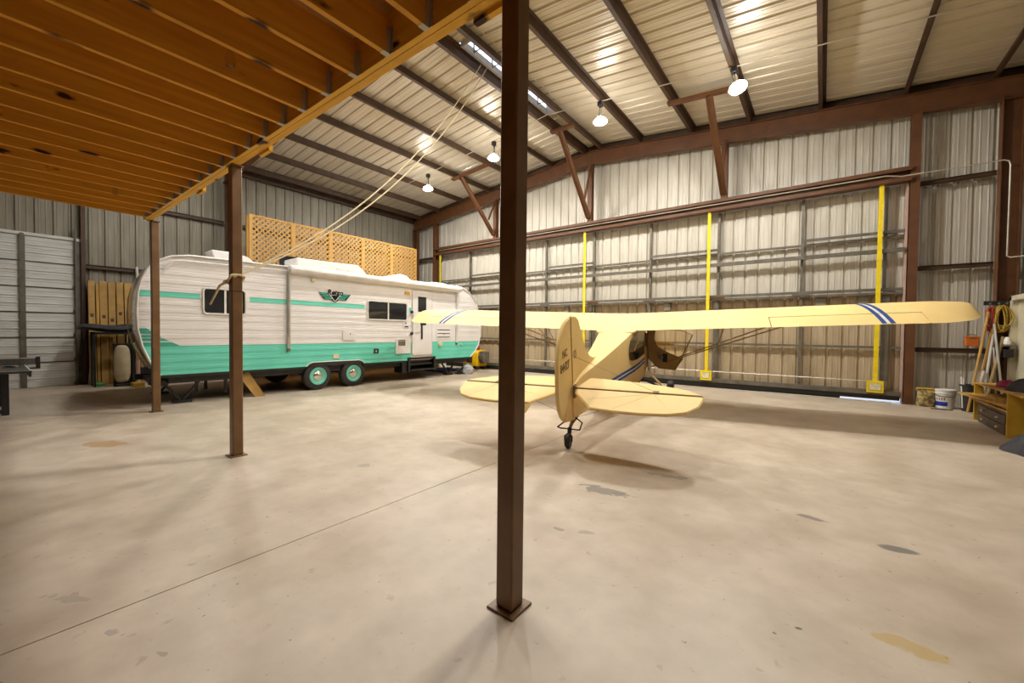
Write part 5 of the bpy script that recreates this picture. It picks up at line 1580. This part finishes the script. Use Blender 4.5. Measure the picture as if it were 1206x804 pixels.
part('shell', MB().lathe(bc, [(0.125, 0), (0.13, 0.005), (0.145, 0.29), (0.155, 0.295), (0.155, 0.315), (0.147, 0.32), (0.150, 0.36)], (0, 0, 1), 28), 'white', bk)
part('lid', MB().lathe(bc, [(0.156, 0.345), (0.158, 0.37), (0.145, 0.38), (0.13, 0.372), (0.001, 0.372)], (0, 0, 1), 28), 'white', bk)
def bucket_band(z0, z1, a0, a1, m, nm):
    vs = []
    N_ = 14
    for i in range(N_ + 1):
        a = math.radians(a0 + (a1 - a0) * i / N_)
        for z in (z0, z1):
            r = 0.13 + 0.0517 * z + 0.0015
            vs.append((bc[0] + r * math.cos(a), bc[1] + r * math.sin(a), z))
    part(nm, MB().add(vs, [(2 * i, 2 * i + 2, 2 * i + 3, 2 * i + 1) for i in range(N_)]), m, bk)
bucket_band(0.05, 0.135, 170, 275, 'bluelabel', 'blue_band')
bucket_band(0.235, 0.25, 165, 290, 'bluelabel', 'thin_band')
for a0 in (205, 222, 238, 252):
    bucket_band(0.165, 0.215, a0, a0 + 8, 'seam', 'printed_letter')
part('bail', MB().tube([(2.0 + 0.16 * math.cos(math.radians(a)), 11.82 + 0.16 * math.sin(math.radians(a)) , 0.30 - 0.06 * abs(math.sin(math.radians(a)))) for a in range(180, 361, 20)], 0.005, 5), 'galv', bk)
bn = thing('waste_bin', 'black plastic bin holding sticks, on the floor right of the bucket', 'bin', (2.30, 11.62, 0))
q = (2.30, 11.62, 0)
part('shell', MB().lathe(q, [(0.105, 0), (0.11, 0.005), (0.135, 0.48), (0.147, 0.49), (0.147, 0.52), (0.128, 0.515), (0.10, 0.03)], (0, 0, 1), 22), 'blackpaint', bn)
def stick(name, p, q, r, m, label, cat):
    solo(name, MB().tube([p, q], r, 8), m, label, cat)
stick('white_stick', (2.20, 11.58, 0.06), (2.17, 11.58, 0.66), 0.016, 'white', 'short white stick in the black bin, farthest left', 'stick')
stick('white_stick', (2.24, 11.66, 0.06), (2.22, 11.69, 0.63), 0.016, 'white', 'short white stick in the black bin, second from the left', 'stick')
stick('white_stick', (2.34, 11.56, 0.06), (2.46, 11.60, 0.80), 0.018, 'white', 'slanted white stick in the black bin', 'stick')
stick('broom_handle', (2.24, 11.45, 0.0), (2.53, 11.78, 1.93), 0.020, 'plank', 'tall pale wooden pole leaning into the corner column', 'pole')
stick('broom_handle', (2.36, 11.62, 0.08), (2.60, 11.80, 1.62), 0.026, 'plank', 'thick pale wooden pole from the black bin to the corner column', 'pole')
stick('white_pipe', (2.42, 11.50, 0.0), (2.60, 11.78, 1.50), 0.020, 'white', 'white pipe leaning in the corner behind the wooden poles', 'pipe')
stick('brown_pole', (2.42, 11.40, 0.0), (2.72, 11.76, 1.45), 0.026, 'greytube', 'brown pole leaning in the corner beside the white pipe', 'pole')
stick('silver_pipe', (2.70, 11.45, 0.0), (2.60, 11.75, 1.70), 0.018, 'silver', 'tall silver pipe leaning in the corner under the coiled rope', 'pipe')
stick('silver_pipe', (2.62, 11.50, 0.0), (2.60, 11.72, 1.25), 0.016, 'silver', 'short silver pipe leaning in the corner under the coiled rope', 'pipe')
stick('grey_rod', (2.45, 11.55, 0.0), (2.66, 11.72, 1.15), 0.014, 'galv', 'grey rod leaning in the corner near the bin', 'rod')
stick('grey_rod', (2.60, 11.62, 0.0), (2.55, 11.74, 1.0), 0.014, 'cabin', 'dark rod standing in the corner behind the pipes', 'rod')
# things on the girt and column
ob = thing('orange_box', 'small orange plastic box on the wall girt left of the leaning poles', 'box', (2.38, 12.08, 1.255))
part('body', MB().box((2.29, 12.02, 1.257), (2.48, 12.14, 1.42)), 'orange', ob, 0.012)
part('lid', MB().box((2.285, 12.015, 1.42), (2.485, 12.145, 1.455)), 'orange', ob, 0.008)
part('latch', MB().box((2.35, 12.012, 1.40), (2.42, 12.017, 1.44)), 'seam', ob)
part('handle', MB().tube([(2.33, 12.08, 1.455), (2.34, 12.08, 1.49), (2.43, 12.08, 1.49), (2.44, 12.08, 1.455)], 0.008, 6), 'seam', ob)
rp = thing('coiled_rope', 'hank of yellow rope hanging on the corner column above the pipes', 'rope', (2.70, 11.79, 1.55))
rnd = random.Random(3)
for k in range(9):
    cx_ = 2.70 + rnd.uniform(-0.03, 0.03)
    w_ = rnd.uniform(0.05, 0.10)
    h_ = rnd.uniform(0.18, 0.26)
    zt = 2.04 + rnd.uniform(-0.015, 0.015)
    yy = 11.80 + rnd.uniform(-0.06, 0.04)
    loop = []
    for i in range(18):
        a = 2 * math.pi * i / 18
        loop.append((cx_ + w_ * math.sin(a) * (1.15 - 0.25 * math.cos(a)), yy + 0.015 * math.sin(2 * a + k), zt - h_ + h_ * math.cos(a)))
    part('coil', MB().tube(loop, 0.011, 6, closed=True), 'yellowrope', rp)
oc = thing('extension_cable', 'red orange extension cord bundle hanging left of the yellow rope', 'cord', (2.54, 11.79, 1.5))
for k in range(5):
    cx_ = 2.55 + rnd.uniform(-0.02, 0.02)
    w_ = rnd.uniform(0.03, 0.05)
    h_ = rnd.uniform(0.17, 0.25)
    loop = []
    for i in range(16):
        a = 2 * math.pi * i / 16
        loop.append((cx_ + w_ * math.sin(a), 11.80 + rnd.uniform(-0.03, 0.03), 2.02 - h_ + h_ * math.cos(a)))
    part('coil', MB().tube(loop, 0.012, 6, closed=True), 'red', oc)
hk = thing('hook_rail', 'dark hook rail on the corner column holding the rope and cord', 'rail', (2.66, 11.84, 2.02))
part('rail', MB().box((2.48, 11.845, 2.06), (2.88, 11.875, 2.14)), 'blackpaint', hk)
for x in (2.55, 2.66, 2.76, 2.84):
    part('hook', MB().tube([(x, 11.85, 2.09), (x, 11.76, 2.07), (x, 11.75, 2.11)], 0.008, 6), 'galv', hk)
ws = thing('wall_shelf', 'small grey wall shelf in the corner beneath the yellow rope', 'shelf', (2.82, 11.76, 1.15))
part('board', MB().box((2.70, 11.62, 1.27), (2.83, 11.86, 1.29)), 'galv', ws)
part('bin', MB().box((2.71, 11.63, 1.06), (2.83, 11.85, 1.22)), 'blackpaint', ws, 0.01)
part('bracket', MB().box((2.70, 11.84, 1.0), (2.72, 11.87, 1.30)), 'galv', ws)
wb = MB()
rr = []
for j, (r, z) in enumerate(((0.05, 1.29), (0.07, 1.31), (0.065, 1.37), (0.04, 1.42), (0.02, 1.45))):
    rr.append([Vector((2.765 + r * 0.85 * (1 + 0.15 * math.sin(3 * a + j)) * math.cos(a), 11.73 + r * 1.2 * math.sin(a), z)) for a in [2 * math.pi * k / 10 for k in range(10)]])
solo('white_bag', wb.loft(rr), 'white', 'small white bag sitting on the grey corner shelf', 'bag')

# low bench with planks, chest and clothes
bx0, bx1, by0, by1, bz = 2.12, 2.78, 8.35, 10.55, 0.655
wbn = thing('workbench', 'low wooden bench with a yellow end panel along the right wall', 'bench', (2.45, 9.45, 0))
part('top', MB().box((bx0, by0, bz - 0.022), (bx1, by1, bz)), 'plank', wbn, 0.003)
part('end_panel', MB().box((bx0 + 0.005, 8.90, 0), (bx0 + 0.42, 8.94, bz - 0.022)), 'yellowwood', wbn, 0.003)
part('end_panel', MB().box((bx0 + 0.005, by1 - 0.06, 0), (bx0 + 0.10, by1 - 0.02, bz - 0.022)), 'yellowwood', wbn, 0.003)
part('end_panel', MB().box((bx0 + 0.04, by0 + 0.02, 0), (bx0 + 0.46, by0 + 0.06, bz - 0.022)), 'yellowwood', wbn, 0.003)
part('back_panel', MB().box((bx1 - 0.02, by0, 0), (bx1, by1, bz - 0.022)), 'drawer', wbn)
part('shelf', MB().box((bx0 + 0.02, 8.94, 0.315), (bx1 - 0.02, by1 - 0.06, 0.335)), 'drawer', wbn)
ch = thing('drawer_chest', 'dark wooden chest with pale knobs standing under the low bench', 'chest', (2.36, 9.6, 0))
part('carcass', MB().box((2.15, 9.0, 0.0), (2.70, 10.35, 0.31)), 'drawer', ch, 0.004)
for k in range(2):
    z0 = 0.02 + k * 0.145
    d_ = part('drawer', MB().box((2.135, 9.03, z0), (2.15, 10.32, z0 + 0.13)), 'drawer', ch, 0.004)
    for y in (9.30, 10.0):
        part('knob', MB().lathe((2.135, y, z0 + 0.07), [(0.008, 0), (0.008, 0.012), (0.02, 0.018), (0.02, 0.028), (0.008, 0.035)], (-1, 0, 0), 10), 'ivory', d_)
for k, (y0, y1, x0, z, lb) in enumerate(((9.0, 10.60, 1.98, 0.345, 'pale plank sticking out of the low bench, lowest of its stack'), (9.1, 10.72, 2.02, 0.385, 'pale plank sticking out of the low bench, middle of its stack'), (9.05, 10.66, 1.96, 0.425, 'pale plank sticking out of the low bench, topmost of its stack'))):
    solo('shelf_plank', MB().prism([(x0 + 0.16, y0, z), (x0 + 0.40, y0 - 0.02, z), (x0 + 0.40 - 0.05 * k, y1, z), (x0 + 0.14 - 0.07 * k, y1, z)], (0, 0, 0.03)), 'plank' if k != 1 else 'yellowwood', lb, 'plank', 'planks stored in the low bench')
solo('dustpan', MB().prism([(2.10, 9.30, 0.52), (2.10, 9.72, 0.55), (2.10, 9.30, 0.44)], (0.25, 0.02, 0)), 'plank', 'small wedge shaped wooden offcut in the low bench opening', 'offcut')
# clothes on the bench
def cloth_heap(name, cx_, cy2, rx, ry, h, z, m, label, cat, seed):
    r_ = random.Random(seed)
    ph = [r_.uniform(0, 6) for _ in range(4)]
    rr = []
    for j, (k, zz) in enumerate(((1.0, 0.0), (1.03, 0.15), (0.9, 0.5), (0.62, 0.82), (0.25, 1.0))):
        rr.append([Vector((cx_ + rx * k * (1 + 0.12 * math.sin(3 * a + ph[0] + j) + 0.07 * math.sin(7 * a + ph[1])) * math.cos(a), cy2 + ry * k * (1 + 0.10 * math.sin(4 * a + ph[2] + j)) * math.sin(a), z + h * zz * (1 + 0.18 * math.sin(5 * a + ph[3] + j)))) for a in [2 * math.pi * q / 22 for q in range(22)]])
    return solo(name, MB().loft(rr), m, label, cat, None, 0, 70)
cloth_heap('black_jacket', 2.46, 9.25, 0.24, 0.42, 0.17, bz, 'darkcloth', 'black jacket heaped on the low bench above the yellow panel', 'jacket', 5)
cloth_heap('pink_shirt', 2.34, 9.84, 0.12, 0.16, 0.10, bz, 'pink', 'pink cloth peeking out beside the black jacket on the bench', 'cloth', 8)
cloth_heap('dark_bag', 2.5, 8.58, 0.2, 0.14, 0.16, bz, 'darkcloth', 'dark bag at the near end of the low bench', 'bag', 11)
cloth_heap('duffel_bag', 2.22, 7.86, 0.34, 0.44, 0.24, 0.0, 'darkcloth', 'large black duffel bag on the floor in front of the low bench', 'bag', 2)
solo('bag_strap', MB().tube([(2.0, 7.62, 0.01), (2.05, 7.5, 0.012), (2.2, 7.42, 0.012)], 0.012, 6), 'darkcloth', 'black strap lying on the floor near the duffel bag', 'strap')
solo('floor_rail', MB().box((1.75, 11.45, 0), (2.05, 11.50, 0.02)), 'galv', 'flat metal strip on the floor in front of the bucket', 'strip')
